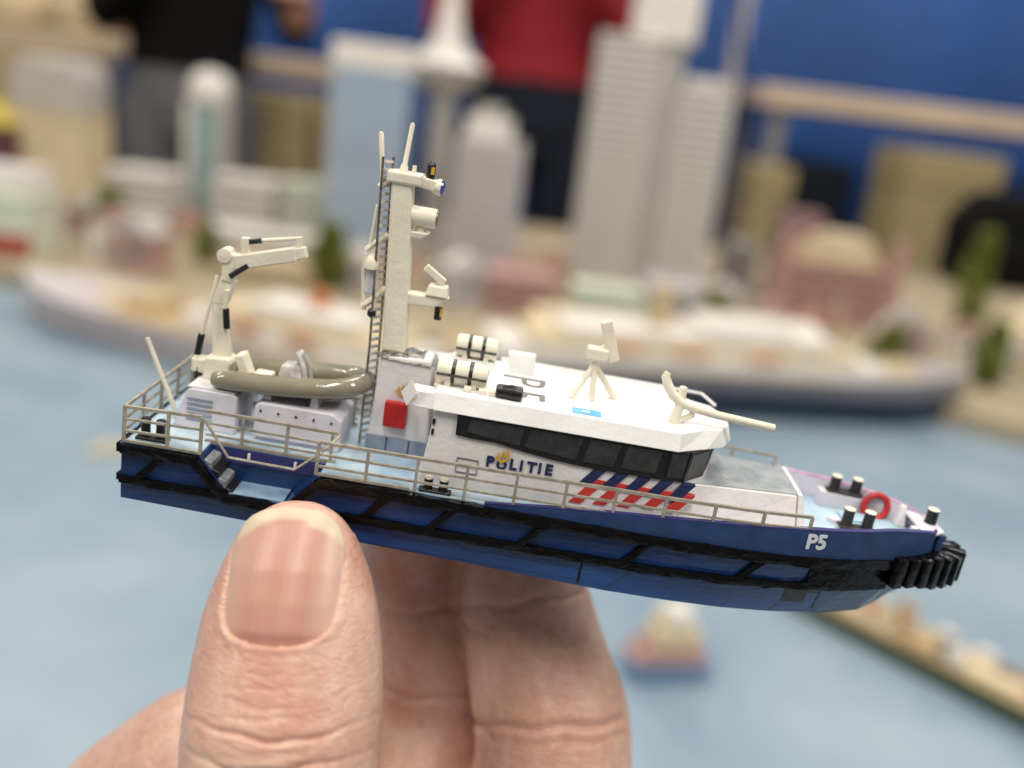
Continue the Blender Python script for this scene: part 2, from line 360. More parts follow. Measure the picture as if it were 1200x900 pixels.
strip('stern_fender', [(-0.15, -10.2, -4.2), (-0.15, 10.2, -4.2)], 0.95, seed=12)
# ribbed push fender round the bow, block by block
bowp = []
tabx = [(89.9, 5.8), (91.4, 5.05), (92.8, 4.25), (94.1, 3.35), (95.3, 2.35), (96.2, 1.4), (96.7, 0.45)]
bowp = [(x, -y) for x, y in tabx] + [(x, y) for x, y in reversed(tabx)]
for i, (x, y) in enumerate(bowp):
    a = Vector(bowp[max(0, i-1)]); c = Vector(bowp[min(len(bowp)-1, i+1)]); t = (c-a).normalized(); nrm = Vector((t.y, -t.x))
    p = Vector((x, y)); ln = 0.80; o0, o1 = -0.6, 0.9 + 2.1*min(i, len(bowp)-1-i)/6
    q = [p - t*ln + nrm*o0, p + t*ln + nrm*o0, p + t*ln*0.93 + nrm*o1, p - t*ln*0.93 + nrm*o1]
    z0, z1 = -3.35 + random.uniform(-0.15, 0.15), 0.45 + random.uniform(-0.1, 0.15)
    mb = MB().prism([(v.x, v.y) for v in q], 'z', z0, z1)
    mb.jitter(0.12, 2.0, i).build('fender_block', 'rubber', boat, bevel=0.22, seg=2, smooth=True)
# hull marks: seam, bow thruster grate, number
def hull_patch(name, x0, x1, z0, z1, m, off=0.06, n=5, parent=hull):
    b = MB()
    for i in range(n+1):
        x = x0 + (x1-x0)*i/n
        for z in (max(z0, lerp(ZB, x)+0.03), z1):
            y = side_y(x, z)+off; b.v += [Vector((x, -y, z)), Vector((x, -y+0.15, z))]
    for i in range(n):
        a = i*4; c = a+4
        b.f += [(a, c, c+2, a+2), (a+1, a+3, c+3, c+1), (a, a+1, c+1, c), (a+2, c+2, c+3, a+3)]
    b.f += [(0, 2, 3, 1), (n*4, n*4+1, n*4+3, n*4+2)]
    return b.build(name, m, parent)
hull_patch('thruster_grate', 77.0, 79.8, -6.9, -4.75, 'grate', 0.10)
hull_patch('plate_seam', 52.9, 53.15, -7.6, -4.7, 'rubber', 0.05, 2)
hull_patch('bow_plate_joint', 81.3, 81.5, -8.0, -5.0, 'rubber', 0.04, 2)
hull_patch('lower_hull_strip', 53.2, 81.2, -8.4, -5.2, 'hull_low', 0.035, 14)  # brighter blue strips along the lower hull
hull_patch('lower_hull_strip', 20.5, 52.8, -7.2, -5.9, 'hull_low', 0.04, 14)
ang = math.atan2(lerp(BD, 77)-lerp(BD, 80.5), 3.5)
text_mesh('hull_number', 'P5', 2.5, 'p5', boat, Matrix.Translation((77.3, -(lerp(BD, 77.3)+0.36), 1.15)) @ Matrix.Rotation(ang+0.02, 4, 'Z') @ Matrix.Rotation(R(90), 4, 'X') @ Matrix.Rotation(R(1), 4, 'Z'), 0.03, 0.09)

# railings
def railing(pts, posts, h, parent=boat, bars=(0.35, 0.68), bottom=False, r=0.17, base=None, label=None):
    """pts: top line as points; posts: fractions along; h: height below the top of the foot (callable or number)"""
    P3 = [Vector(p) for p in pts]
    top = MB()
    for a, c in zip(P3, P3[1:]): top.bar(a, c, 2*r, 2*r)
    t = top.jitter(0.06, 0.7, P3[0].x).build('railing', 'rail', parent)
    def along(f):
        Ls = [(c-a).length for a, c in zip(P3, P3[1:])]; d = f*sum(Ls)
        for (a, c), l in zip(zip(P3, P3[1:]), Ls):
            if d <= l+1e-6: return a.lerp(c, d/l)
            d -= l
        return P3[-1]
    H = h if callable(h) else (lambda p: h)
    for f in posts:
        p = along(f); q = Vector((p.x, p.y, H(p)))
        MB().bar(q, p, 2*r, 2*r, up=(1, 0, 0)).build('post', 'rail', t)
    for k_ in bars:
        mb = MB(); any_ = False
        for a, c in zip(P3, P3[1:]):
            nn = max(1, int((c-a).length/5))
            for i in range(nn):
                p, q = a.lerp(c, i/nn), a.lerp(c, (i+1)/nn)
                zp, zq = p.z - k_*4.2, q.z - k_*4.2
                if zp > H(p)-0.1 and zq > H(q)-0.1:
                    mb.bar((p.x, p.y, zp), (q.x, q.y, zq), 1.5*r, 1.5*r); any_ = True
        if any_: mb.jitter(0.05, 0.7, k_*9+P3[0].x).build('bar', 'rail', t)
    if bottom:
        mb = MB()
        for a, c in zip(P3, P3[1:]): mb.bar((a.x, a.y, H(a)+0.12), (c.x, c.y, H(c)+0.12), 1.7*r, 1.7*r)
        mb.build('bar', 'rail', t)
    return t
for s in (-1, 1):
    yy = s*10.35
    railing([(0.2, yy, 4.45), (8.8, yy, 4.7)], (0, 0.57, 1), 0.3, bottom=True)
    railing([(8.0, s*6.5, 4.0), (23.2, s*6.5, 3.95)], (0.28, 0.62, 0.96), 0.25, bottom=True)
    zb_ = lambda p: max(0.25, lerp(ZT, p.x)) if p.x > 41 else 0.25
    xs_ = [21.9, 27.2, 32.6, 37.9, 43.3, 49.0, 54.6, 60.2, 66.0, 71.8, 77.4]
    pts = [(x, s*(min(10.35, lerp(BD, x)-0.05)), 4.15 + (x-21.9)*0.0118) for x in xs_]
    railing(pts, [i/(len(xs_)-1) for i in range(len(xs_))], zb_)
    MB().bar((21.9, yy, 0.35), (32.4, yy, 0.45), 0.28).build('rail_foot', 'rail', boat)
    if s < 0:
        MB().tube([(9.2, yy, 4.3), (12.0, yy-0.05, 0.5), (19.5, yy-0.05, 0.4), (21.9, yy, 2.6), (23.6, yy+2.5, 4.2)], 0.17, 6).build('recess_handrail', 'rail', boat)
    else:
        MB().tube([(9.2, yy, 4.3), (12.0, yy, 0.5), (19.5, yy, 0.4), (21.9, yy, 4.1)], 0.17, 6).build('recess_handrail', 'rail', boat)
railing([(0.2, -10.35, 4.45), (0.2, 10.35, 4.45)], (0.25, 0.5, 0.75, 1), 0.3)

# stern house with crane
sh = MB().prism([(3.0, 0.25), (10.4, 0.25), (10.4, 4.9), (9.9, 5.2), (4.9, 5.2), (4.4, 4.8)], 'y', -3.5, 3.5).build('stern_house', 'lilac', boat, bevel=0.15)
MB().prism([(4.3, 5.2), (10.0, 5.2), (10.0, 5.45), (4.5, 5.45)], 'y', -3.2, 3.2).build('house_top', 'white', sh, bevel=0.05, seg=1)
for q in range(5):
    MB().box((4.6+q*0.12*0, -3.62, 1.4+q*0.62), (7.6, -3.5, 1.65+q*0.62)).build('louvre', 'skirt', sh)
cb = MB().prism([(5.0, 5.4), (8.1, 5.4), (8.4, 7.8), (7.9, 8.4), (5.2, 8.2)], 'y', -0.3, 2.7).build('crane', 'cream', boat, bevel=0.25)
MB().box((3.4, 0.2, 5.9), (5.2, 2.2, 7.7)).build('winch_box', 'cream', cb, bevel=0.25)
MB().lathe([(0.42, 0), (0.42, 1.7)], (4.2, 0.6, 4.9), n=12).build('winch_foot', 'black', cb, smooth=True)
MB().hexa([(5.8, 0.4, 8.0), (7.9, 0.4, 8.2), (7.9, 2.0, 8.2), (5.8, 2.0, 8.0), (5.2, 0.6, 15.2), (6.7, 0.6, 15.0), (6.7, 1.8, 15.0), (5.2, 1.8, 15.2)]).build('column', 'cream', cb, bevel=0.2)
MB().hexa([(5.3, 0.55, 14.6), (7.0, 0.55, 14.6), (7.0, 1.85, 14.6), (5.3, 1.85, 14.6), (6.1, 0.55, 18.0), (7.9, 0.55, 17.7), (7.9, 1.85, 17.7), (6.1, 1.85, 18.0)]).build('knuckle', 'cream', cb, bevel=0.2)
MB().hexa([(6.2, 0.4, 17.5), (7.6, 0.4, 17.4), (7.6, 2.0, 17.4), (6.2, 2.0, 17.5), (6.1, 0.4, 21.0), (8.0, 0.4, 20.9), (8.0, 2.0, 20.9), (6.1, 2.0, 21.0)]).build('elbow', 'cream', cb, bevel=0.25)
MB().bar((6.3, 1.2, 19.5), (14.6, 1.2, 22.1), 1.5, 1.7).build('boom', 'cream', cb, bevel=0.18)
MB().bar((14.4, 1.2, 22.05), (15.7, 1.2, 22.5), 1.2, 1.35).build('boom_end', 'cream', cb, bevel=0.15)
MB().bar((14.9, 1.2, 22.3), (14.6, 1.2, 24.1), 0.7, 0.7).build('boom_bracket', 'cream', cb, bevel=0.1)
MB().tube([(14.6, 1.2, 23.9), (10.2, 1.2, 22.9)], 0.24, 8).build('ram_rod', 'cream', cb)
MB().tube([(10.4, 1.2, 22.95), (8.8, 1.2, 22.5)], 0.32, 8).build('ram', 'black', cb, smooth=True)
MB().bar((8.7, 1.2, 20.5), (8.5, 1.2, 23.0), 0.9, 0.9).build('ram_bracket', 'cream', cb, bevel=0.12)
MB().tube([(7.3, 0.3, 18.3), (9.2, 0.6, 19.9)], 0.33, 8).build('ram', 'black', cb, smooth=True)
MB().tube([(7.1, 0.3, 16.6), (7.0, 0.3, 14.1)], 0.3, 8).build('ram_rod', 'cream', cb)
MB().tube([(7.1, 0.3, 14.4), (7.4, 0.2, 12.0)], 0.4, 8).build('ram', 'black', cb, smooth=True)
MB().tube([(5.6, 0.9, 18.0), (5.0, 0.6, 14.0), (4.3, 0.6, 10.3)], 0.22, 8).build('ram_rod', 'cream', cb)
MB().tube([(4.35, 0.6, 10.7), (4.0, 0.6, 8.1)], 0.42, 8).build('ram', 'black', cb, smooth=True)
MB().lathe([(0.2, -0.1), (0.85, 0), (0.85, 1.9), (0.2, 2.0)], (6.4, 0.25, 20.6), 'y', 14).build('elbow_pin', 'cream', cb, smooth=True)
MB().tube([(2.3, -1.0, 0.3), (2.1, -1.0, 1.6), (-1.5, -1.0, 9.6)], [0.34, 0.32, 0.27], 8).build('ensign_staff', 'cream', boat, smooth=True)
# engine casing with the dinghy on it
ec = MB().prism([(12.6, 0.25), (22.9, 0.25), (22.9, 4.2), (21.8, 4.95), (13.2, 4.95), (12.6, 4.5)], 'y', -3.6, 3.7).build('engine_casing', 'lilac', boat, bevel=0.15)
for q in range(5): MB().lathe([(0.17, 0), (0.12, -0.12)], (13.3+q*2.1, -3.6, 3.95-q*0.02), 'y', 8).build('rivet', 'black', ec)
MB().box((13.0, -3.68, 0.5), (22.0, -3.58, 0.75)).build('skirting', 'skirt', ec)
dn = [(7.1, -2.6, 6.5), (10, -2.75, 6.75), (14, -2.8, 7.0), (18, -2.75, 7.35), (21, -2.5, 7.7), (22.9, -1.8, 8.0), (24.0, -0.6, 8.25), (24.3, 0.5, 8.3), (24.0, 1.7, 8.25), (22.9, 2.8, 8.0), (21, 3.5, 7.7), (18, 3.75, 7.35), (14, 3.8, 7.0), (10, 3.75, 6.75), (7.1, 3.6, 6.5)]
fine = []
for i in range(len(dn)-1):
    p0, p1, p2, p3 = [Vector(dn[max(0, min(len(dn)-1, i+d))]) for d in (-1, 0, 1, 2)]
    for q in range(4):
        t = q/4; fine.append(0.5*((2*p1)+(p2-p0)*t+(2*p0-5*p1+4*p2-p3)*t*t+(3*p1-p0-3*p2+p3)*t**3))
fine.append(Vector(dn[-1]))
di = MB().tube(fine, [0.75, 1.02, 1.12] + [1.2]*(len(fine)-6) + [1.12, 1.02, 0.75], 16).jitter(0.06, 0.6).build('dinghy', 'dinghy', boat, smooth=True)
MB().prism([(8.2, -2.2), (21, -2.0), (23.2, 0.5), (21, 3.0), (8.2, 3.2)], 'z', 5.9, 6.4).build('dinghy_floor', 'dinghy', di)
MB().hexa([(9.9, -1.0, 6.3), (11.3, -1.0, 6.3), (11.3, 1.2, 6.3), (9.9, 1.2, 6.3), (8.9, -1.0, 9.2), (9.9, -1.0, 9.5), (9.9, 1.2, 9.5), (8.9, 1.2, 9.2)]).build('seat', 'cream', di, bevel=0.2)
MB().box((11.2, -1.2, 6.3), (13.4, 1.4, 7.4)).build('seat_base', 'cream', di, bevel=0.2)
MB().hexa([(14.0, -0.9, 6.4), (17.3, -0.9, 6.6), (17.3, 1.9, 6.6), (14.0, 1.9, 6.4), (14.5, -0.7, 9.0), (16.9, -0.7, 9.2), (16.9, 1.7, 9.2), (14.5, 1.7, 9.0)]).jitter(0.15, 0.9).build('console', 'chrome', di, bevel=0.3)
MB().tube([(17.7, -0.7, 6.6), (17.2, -0.6, 8.9), (16.4, -0.3, 10.2), (16.5, 0.6, 10.6), (16.4, 1.4, 10.2), (17.2, 1.6, 8.9), (17.7, 1.7, 6.6)], 0.3, 8).build('windscreen_frame', 'chrome', di, smooth=True)
MB().hexa([(16.3, -0.4, 9.0), (17.0, -0.4, 8.9), (17.0, 1.4, 8.9), (16.3, 1.4, 9.0), (15.9, -0.2, 10.6), (16.4, -0.2, 10.7), (16.4, 1.2, 10.7), (15.9, 1.2, 10.6)]).build('windscreen', 'chrome', di, bevel=0.15)
for x in (13.6, 19.2): MB().prism([(x-0.5, 4.9), (x+0.5, 4.9), (x+0.35, 6.1), (x-0.35, 6.1)], 'y', -2.4, 3.2).build('cradle', 'white', boat)

# mast housing, mast, ladder and everything on the mast
mh = MB().hexa([(25.6, -1.2, 0.25), (33.2, -1.2, 0.25), (33.2, 5.0, 0.25), (25.6, 5.0, 0.25), (26.1, -1.0, 12.3), (32.0, -1.0, 12.6), (32.0, 4.2, 12.6), (26.1, 4.2, 12.3)]).build('mast_housing', 'white', boat, bevel=0.25)
cap = MB(); nx, ny = 14, 10
for j in range(ny+1):
    for i in range(nx+1):
        x = 25.8+6.5*i/nx; y = -1.2+5.6*j/ny
        edge = min(i, nx-i, j*1.3, (ny-j)*1.3)/3
        cap.v.append(Vector((x, y, 12.2 + 0.6*min(1, edge) + 0.35*noise.noise(Vector((x*1.7, y*1.7, 3))) - 0.04*(x-26))))
cap.f = [(j*(nx+1)+i, j*(nx+1)+i+1, (j+1)*(nx+1)+i+1, (j+1)*(nx+1)+i) for j in range(ny) for i in range(nx)]
cap.build('housing_top', 'foil', mh, smooth=True)
MB().box((25.58, -1.32, 0.28), (33.1, -1.2, 2.5)).build('skirting', 'skirt', mh)
for x in (28.0, 30.7): MB().box((x, -1.38, 0.3), (x+0.15, -1.33, 2.45)).build('skirting_joint', 'black', mh)
MB().box((27.4, -2.1, 4.0), (30.1, -1.1, 7.2)).build('red_locker', 'red', mh, bevel=0.2)
def emblem(parent, cx, y, cz, k, name='emblem'):
    e = MB()
    for (a, c, h) in ((-0.78, -0.05, 0.75), (-0.28, 0.0, 1.15), (0.2, 0.05, 1.45), (0.55, -0.15, 0.95)):      # slanted flame bars over an open book
        e.prism([(cx+k*a, cz+k*c), (cx+k*(a+0.26), cz+k*(c-0.05)), (cx+k*(a+0.26+0.28*h), cz+k*(c+h*0.8)), (cx+k*(a+0.34*h), cz+k*(c+h))], 'y', y-0.03, y+0.02)
    e.prism([(cx-k*0.95, cz-k*0.2), (cx, cz-k*0.95), (cx, cz-k*0.5), (cx-k*0.7, cz+k*0.0)], 'y', y-0.02, y+0.02)
    e.prism([(cx, cz-k*0.95), (cx+k*0.95, cz-k*0.25), (cx+k*0.75, cz-k*0.02), (cx, cz-k*0.5)], 'y', y-0.02, y+0.02)
    n0 = len(e.v); fr = list(e.f)
    return e.build(name, 'gold', parent)
emblem(mh, 29.1, -1.24, 8.5, 0.78)
mast = MB().hexa([(25.9, 0.1, 12.6), (28.7, 0.1, 12.6), (28.7, 2.9, 12.6), (25.9, 2.9, 12.6), (24.5, 0.3, 33.0), (26.9, 0.3, 33.0), (26.9, 2.7, 33.0), (24.5, 2.7, 33.0)]).build('mast', 'cream', boat, bevel=0.3)
MB().box((24.0, 0.0, 32.2), (28.0, 3.0, 33.5)).build('mast_head', 'cream', mast, bevel=0.25)
MB().bar((27.6, 1.5, 32.75), (29.6, 1.5, 32.45), 1.7, 1.25).build('mast_arm', 'cream', mast, bevel=0.2)
MB().lathe([(0.75, 0), (0.95, 0.7), (0.95, 0.9)], (29.2, 1.4, 32.4), 'x', 16).build('blue_lamp_body', 'cream', mast, smooth=True)
MB().lathe([(0.8, 0), (0.8, 0.25), (0.5, 0.4)], (30.1, 1.4, 32.4), 'x', 16).build('blue_lens', 'lens', mast, smooth=True)
MB().lathe([(0.5, 0), (0.5, 1.4), (0.4, 1.75), (0.12, 1.95)], (28.7, 1.5, 33.15), n=12).build('beacon', 'black', mast, smooth=True)
MB().box((28.75, 0.92, 33.7), (29.15, 1.15, 34.5)).build('beacon_label', 'gold', mast)
MB().tube([(25.6, 1.5, 33.5), (25.65, 1.5, 34.1), (25.65, 1.5, 34.3), (25.95, 1.5, 38.7), (25.97, 1.5, 38.9)], [0.5, 0.42, 0.28, 0.27, 0.15], 10).build('whip_aerial', 'cream', mast, smooth=True)
MB().tube([(23.5, 1.2, 31.6), (23.3, 1.2, 33.0), (22.65, 1.2, 37.2), (22.6, 1.2, 37.4)], [0.36, 0.3, 0.29, 0.15], 10).build('whip_aerial', 'cream', mast, smooth=True)
MB().tube([(23.2, 1.2, 31.3), (24.2, 1.4, 32.4), (25.3, 1.5, 33.4)], 0.42, 10).build('aerial_arm', 'cream', mast, smooth=True)
MB().lathe([(0.25, 0), (0.25, 0.9)], (26.8, 1.5, 33.4), n=10).build('stub_lamp', 'cream', mast, smooth=True)
MB().hexa([(26.3, 0.5, 26.4), (28.6, 0.6, 26.3), (28.6, 2.4, 26.3), (26.3, 2.5, 26.4), (26.3, 0.4, 27.1), (29.6, 0.5, 27.1), (29.6, 2.5, 27.1), (26.3, 2.6, 27.1)]).build('radar_bracket', 'cream', mast, bevel=0.15)
MB().lathe([(0.6, 0), (0.55, 0.8)], (28.4, 1.5, 27.0), n=14).build('radar_foot', 'cream', mast, smooth=True)
dr = MB().lathe([(0.9, 0), (1.15, 0.1), (1.15, 2.9), (1.05, 3.05)], (27.0, 1.5, 28.8), 'x', 20).build('searchlight', 'cream', mast, smooth=True)
MB().lathe([(0.95, 0), (0.9, 0.18)], (30.05, 1.5, 28.8), 'x', 20).build('searchlight_lens', 'ladder', dr, smooth=True)
MB().hexa([(25.6, 0.4, 18.4), (31.2, 0.6, 18.6), (31.2, 2.4, 18.6), (25.6, 2.6, 18.4), (25.6, 0.4, 19.9), (32.9, 0.6, 20.0), (32.9, 2.4, 20.0), (25.6, 2.6, 19.9)]).build('radar_arm', 'cream', mast, bevel=0.2)
rb = MB().hexa([(30.0, 0.3, 20.0), (32.7, 0.3, 20.0), (32.7, 2.6, 20.0), (30.0, 2.6, 20.0), (30.3, 0.6, 21.3), (32.5, 0.6, 21.3), (32.5, 2.4, 21.3), (30.3, 2.4, 21.3)]).build('radar', 'cream', mast, bevel=0.2)
MB().bar((29.6, 1.2, 23.2), (32.0, 1.5, 21.6), 0.9, 0.9).build('scanner', 'cream', rb, bevel=0.15)
MB().lathe([(0.45, 0), (0.5, 1.4), (0.35, 1.5)], (31.8, 1.3, 17.2), n=12).build('hanging_lamp', 'black', mast, smooth=True)
MB().box((32.05, 0.75, 17.7), (32.3, 0.95, 18.6)).build('lamp_label', 'gold', mast)
MB().tube([(24.9, 1.2, 26.1), (23.2, 1.0, 24.7), (22.6, 1.0, 24.0)], 0.36, 8).build('side_arm', 'cream', mast, smooth=True)
MB().tube([(25.3, 1.2, 19.9), (24.0, 1.0, 18.3), (22.9, 1.0, 17.4)], 0.42, 8).build('side_arm', 'cream', mast, smooth=True)
MB().tube([(22.5, 1.0, 23.6), (22.6, 1.0, 21.0), (23.1, 1.0, 16.9)], 0.27, 8).build('side_aerial', 'cream', mast, smooth=True)
MB().tube([(23.0, 1.0, 24.2), (23.3, 1.0, 29.3)], 0.28, 8).build('side_aerial', 'cream', mast, smooth=True)
MB().lathe([(0.5, 0), (0.85, 0.2), (0.85, 1.0), (0.5, 1.6), (0.15, 1.9)], (23.4, 0.9, 21.8), n=14).build('satellite_dome', 'cream', mast, smooth=True)
MB().box((22.9, 0.7, 19.0), (24.1, 1.2, 21.8)).build('junction_box', 'lilac', mast, bevel=0.1, seg=1)
MB().lathe([(0.2, 0), (0.52, 0.25), (0.52, 0.8), (0.3, 1.05)], (24.1, 0.8, 16.2), n=12).build('hanging_lamp', 'black', mast, smooth=True)
ld = MB()
for dx, y in ((-0.5, 0.5), (0.42, 1.9)): ld.bar((25.1+dx, y, 0.3), (24.9+dx, y, 13.0), 0.26, 0.26).bar((24.9+dx, y, 13.0), (23.8+dx, y, 34.8), 0.26, 0.26)
ld = ld.build('ladder', 'ladder', boat)
rg = MB()
for q in range(38):
    z = 1.0 + q*0.9; x = 25.1-0.2*z/13 if z < 13 else 24.9-1.1*(z-13)/21.8
    rg.bar((x-0.5, 0.5, z), (x+0.42, 1.9, z), 0.3, 0.3)
rg = rg.build('rung_set', 'chrome', ld); rg['kind'] = 'stuff'

# wheelhouse
def wh(w_, a, f0, f1, f2): return [(a, -w_), (60.5, -w_), (62.5, -w_+0.5), (f0, -4.6), (f1, -1.5), (f1, 1.5), (f0, 4.6), (62.5, w_-0.5), (60.5, w_), (a, w_)]
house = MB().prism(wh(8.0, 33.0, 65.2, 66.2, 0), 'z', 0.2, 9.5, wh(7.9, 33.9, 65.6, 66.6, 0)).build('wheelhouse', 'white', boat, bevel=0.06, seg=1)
# foredeck trunk in front of the wheelhouse
tp = [(62.0, -7.6), (66, -7.4), (77.2, -6.3), (77.2, 6.3), (66, 7.4), (62.0, 7.6)]
tr = MB().prism(tp, 'z', 0.2, 5.0, [(62.0, -6.4), (66, -5.6), (76.9, -4.0), (76.9, 4.6), (66, 6.2), (62.0, 6.4)]).build('foredeck_trunk', 'white', boat, bevel=0.12, seg=1)
MB().prism([(62.0, -6.2), (66, -5.4), (76.8, -3.85), (76.8, 4.4), (66, 6.0), (62.0, 6.2)], 'z', 5.01, 5.12).build('trunk_top', 'silverdeck', tr)
MB().hexa([(77.25, -6.4, 0.4), (78.3, -6.4, 0.4), (78.3, 6.8, 0.4), (77.25, 6.8, 0.4), (76.95, -4.1, 5.25), (77.5, -4.1, 5.25), (77.5, 4.8, 5.25), (76.95, 4.8, 5.25)]).build('breakwater', 'white', boat, bevel=0.1, seg=1)
# window band wrapping round
def bandpoly():
    bot = [(36.5, 6.9), (38.5, 6.75), (41, 6.75), (44, 6.3), (47, 5.95), (50, 5.75), (53, 5.65), (57, 5.7), (60.4, 5.75)]
    return [(x, z) for x, z in bot] + [(60.6, 9.42), (36.4, 9.42)]
for s in (-1, 1):
    bd_ = MB().prism(bandpoly(), 'y', s*7.9, s*8.18).build('window_band', 'band', house)
    for x0, x1, sl in ((37.7, 44.0, 0.3), (44.3, 50.7, 0.5), (51.0, 55.0, 0.5), (55.3, 59.7, 0.45)):
        zb0 = lerp([(36.5, 6.9), (41, 6.75), (44, 6.3), (47, 5.95), (50, 5.75), (53, 5.65), (60, 5.75)], x0)+0.62
        zb1 = lerp([(36.5, 6.9), (41, 6.75), (44, 6.3), (47, 5.95), (50, 5.75), (53, 5.65), (60, 5.75)], x1)+0.62
        MB().prism([(x0, zb0), (x1-sl, zb1), (x1, 9.12), (x0+sl, 9.12)], 'y', s*8.15, s*8.26).build('window_pane', 'glass', bd_, bevel=0.03, seg=1)
def front_band(o, z0, z1, p0, p1, m, parent, name, tilt=0.35):
    (x0, y0), (x1, y1) = p0, p1; t = Vector((x1-x0, y1-y0)).normalized(); nn = Vector((t.y, -t.x))
    if nn.x < 0: nn = -nn
    a0, a1 = Vector(p0)+nn*o, Vector(p1)+nn*o; b0, b1 = Vector(p0)+nn*(o-0.3), Vector(p1)+nn*(o-0.3); tt = nn*tilt
    q = [(a0.x, a0.y, z0), (a1.x, a1.y, z0), (b1.x, b1.y, z0), (b0.x, b0.y, z0), (a0.x+tt.x, a0.y+tt.y, z1), (a1.x+tt.x, a1.y+tt.y, z1), (b1.x+tt.x, b1.y+tt.y, z1), (b0.x+tt.x, b0.y+tt.y, z1)]
    return MB().hexa(q).build(name, m, parent)
fp = [(60.4, -8.0), (62.5, -7.5), (65.2, -4.6), (66.2, -1.5), (66.2, 1.5), (65.2, 4.6), (62.5, 7.5), (60.4, 8.0)]
for i, (a, c) in enumerate(zip(fp, fp[1:])):
    a_, c_ = Vector(a), Vector(c); d = (c_-a_)
    fb = front_band(0.18, 5.7, 9.42, a, c, 'band', house, 'window_band')
    if d.length > 1.5:
        front_band(0.25, 6.2, 9.1, tuple(a_+d*0.07), tuple(c_-d*0.07), 'glass', fb, 'window_pane')
# roof: slab with sloping fascia and chamfered front
def roofpoly(w_, a, e): return [(a, -w_), (61.2, -w_), (64.2+e, -w_+2.6), (66.3+e, -4.4), (67.6+e, -1.5), (67.6+e, 1.5), (66.3+e, 4.4), (64.2+e, w_-2.6), (61.2, w_), (a, w_)]
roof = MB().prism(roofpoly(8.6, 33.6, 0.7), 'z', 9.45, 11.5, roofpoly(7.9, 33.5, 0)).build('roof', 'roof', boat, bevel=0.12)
MB().prism([(30.6, -8.4), (33.6, -8.6), (33.6, -5.6), (30.6, -5.4)], 'z', 9.5, 11.2, [(30.9, -7.9), (33.6, -7.9), (33.6, -5.6), (30.9, -5.4)]).build('roof_wing', 'white', roof, bevel=0.08, seg=1)
MB().prism([(29.9, 11.0), (30.7, 9.5), (31.6, 11.3), (30.9, 12.5)], 'y', -8.75, -8.5).build('wing_plate', 'roof', roof)
MB().prism([(30.6, 8.4), (33.6, 8.6), (33.6, 5.6), (30.6, 5.4)], 'z', 9.5, 11.2).build('roof_wing', 'white', roof, bevel=0.08, seg=1)
MB().box((40, 7.55, 11.5), (61.5, 7.75, 12.15)).build('roof_lip', 'roof', roof)
MB().bar((61.5, 7.65, 12.0), (65.6, 7.4, 12.0), 0.25).bar((65.6, 7.4, 12.0), (67.0, 4.5, 11.6), 0.25).build('roof_rail', 'roof', roof)
MB().tube([(33.4, -5.2, 11.5), (33.6, -5.2, 10.8)], 0.4, 8).build('roof_filler', 'cream', roof)
# writing on the wheelhouse side: P [O with flame] LITIE
tm = lambda x, z: Matrix.Translation((x, -8.05, z)) @ Matrix.Rotation(R(90), 4, 'X')
for i, (ch, x) in enumerate(zip('POLITIE', (40.35, 41.55, 43.0, 44.15, 45.0, 46.25, 47.05))):
    zc = 3.8 + (x-40.35)*0.03
    text_mesh('letter', ch, 1.75 if ch != 'O' else 1.45, 'flagblue', house, tm(x, zc-(0.12 if ch == 'O' else 0)), 0.03, 0.075)
emblem(house, 42.05, -8.16, 5.15, 0.82)
sf = MB()
for (a, c) in (((37.1, 2.5), (39.5, 2.5)), ((37.1, 4.2), (39.5, 4.2)), ((37.1, 2.5), (37.1, 4.2)), ((39.5, 2.5), (39.5, 4.2)), ((37.1, 3.3), (39.5, 3.3))):
    sf.bar((a[0], -8.03, a[1]), (c[0], -8.03, c[1]), 0.1, 0.1)
sf.build('hatch_outline', 'grey', house)
for z in (6.4, 7.6): MB().box((33.75, -8.06, z), (34.05, -7.98, z+0.7)).build('hinge', 'black', house)
# police striping: five slanted bars, navy over red
for q in range(5):
    x0 = 50.35 + q*2.55; z0 = 1.15 + q*0.25; w_ = 1.35; sl = 0.74
    for (za, zb_, m, dx, y_) in ((z0, 4.4, 'flagred', 0.0, -8.07), (3.45, 5.65, 'flagblue', -1.15, -8.09)):
        xa, xb = x0 + dx + (za-1.15)*sl, x0 + dx + (zb_-1.15)*sl
        MB().prism([(xa, za), (xa+w_, za), (xb+w_, zb_), (xb, zb_)], 'y', y_, -7.3).build('stripe', m, house)
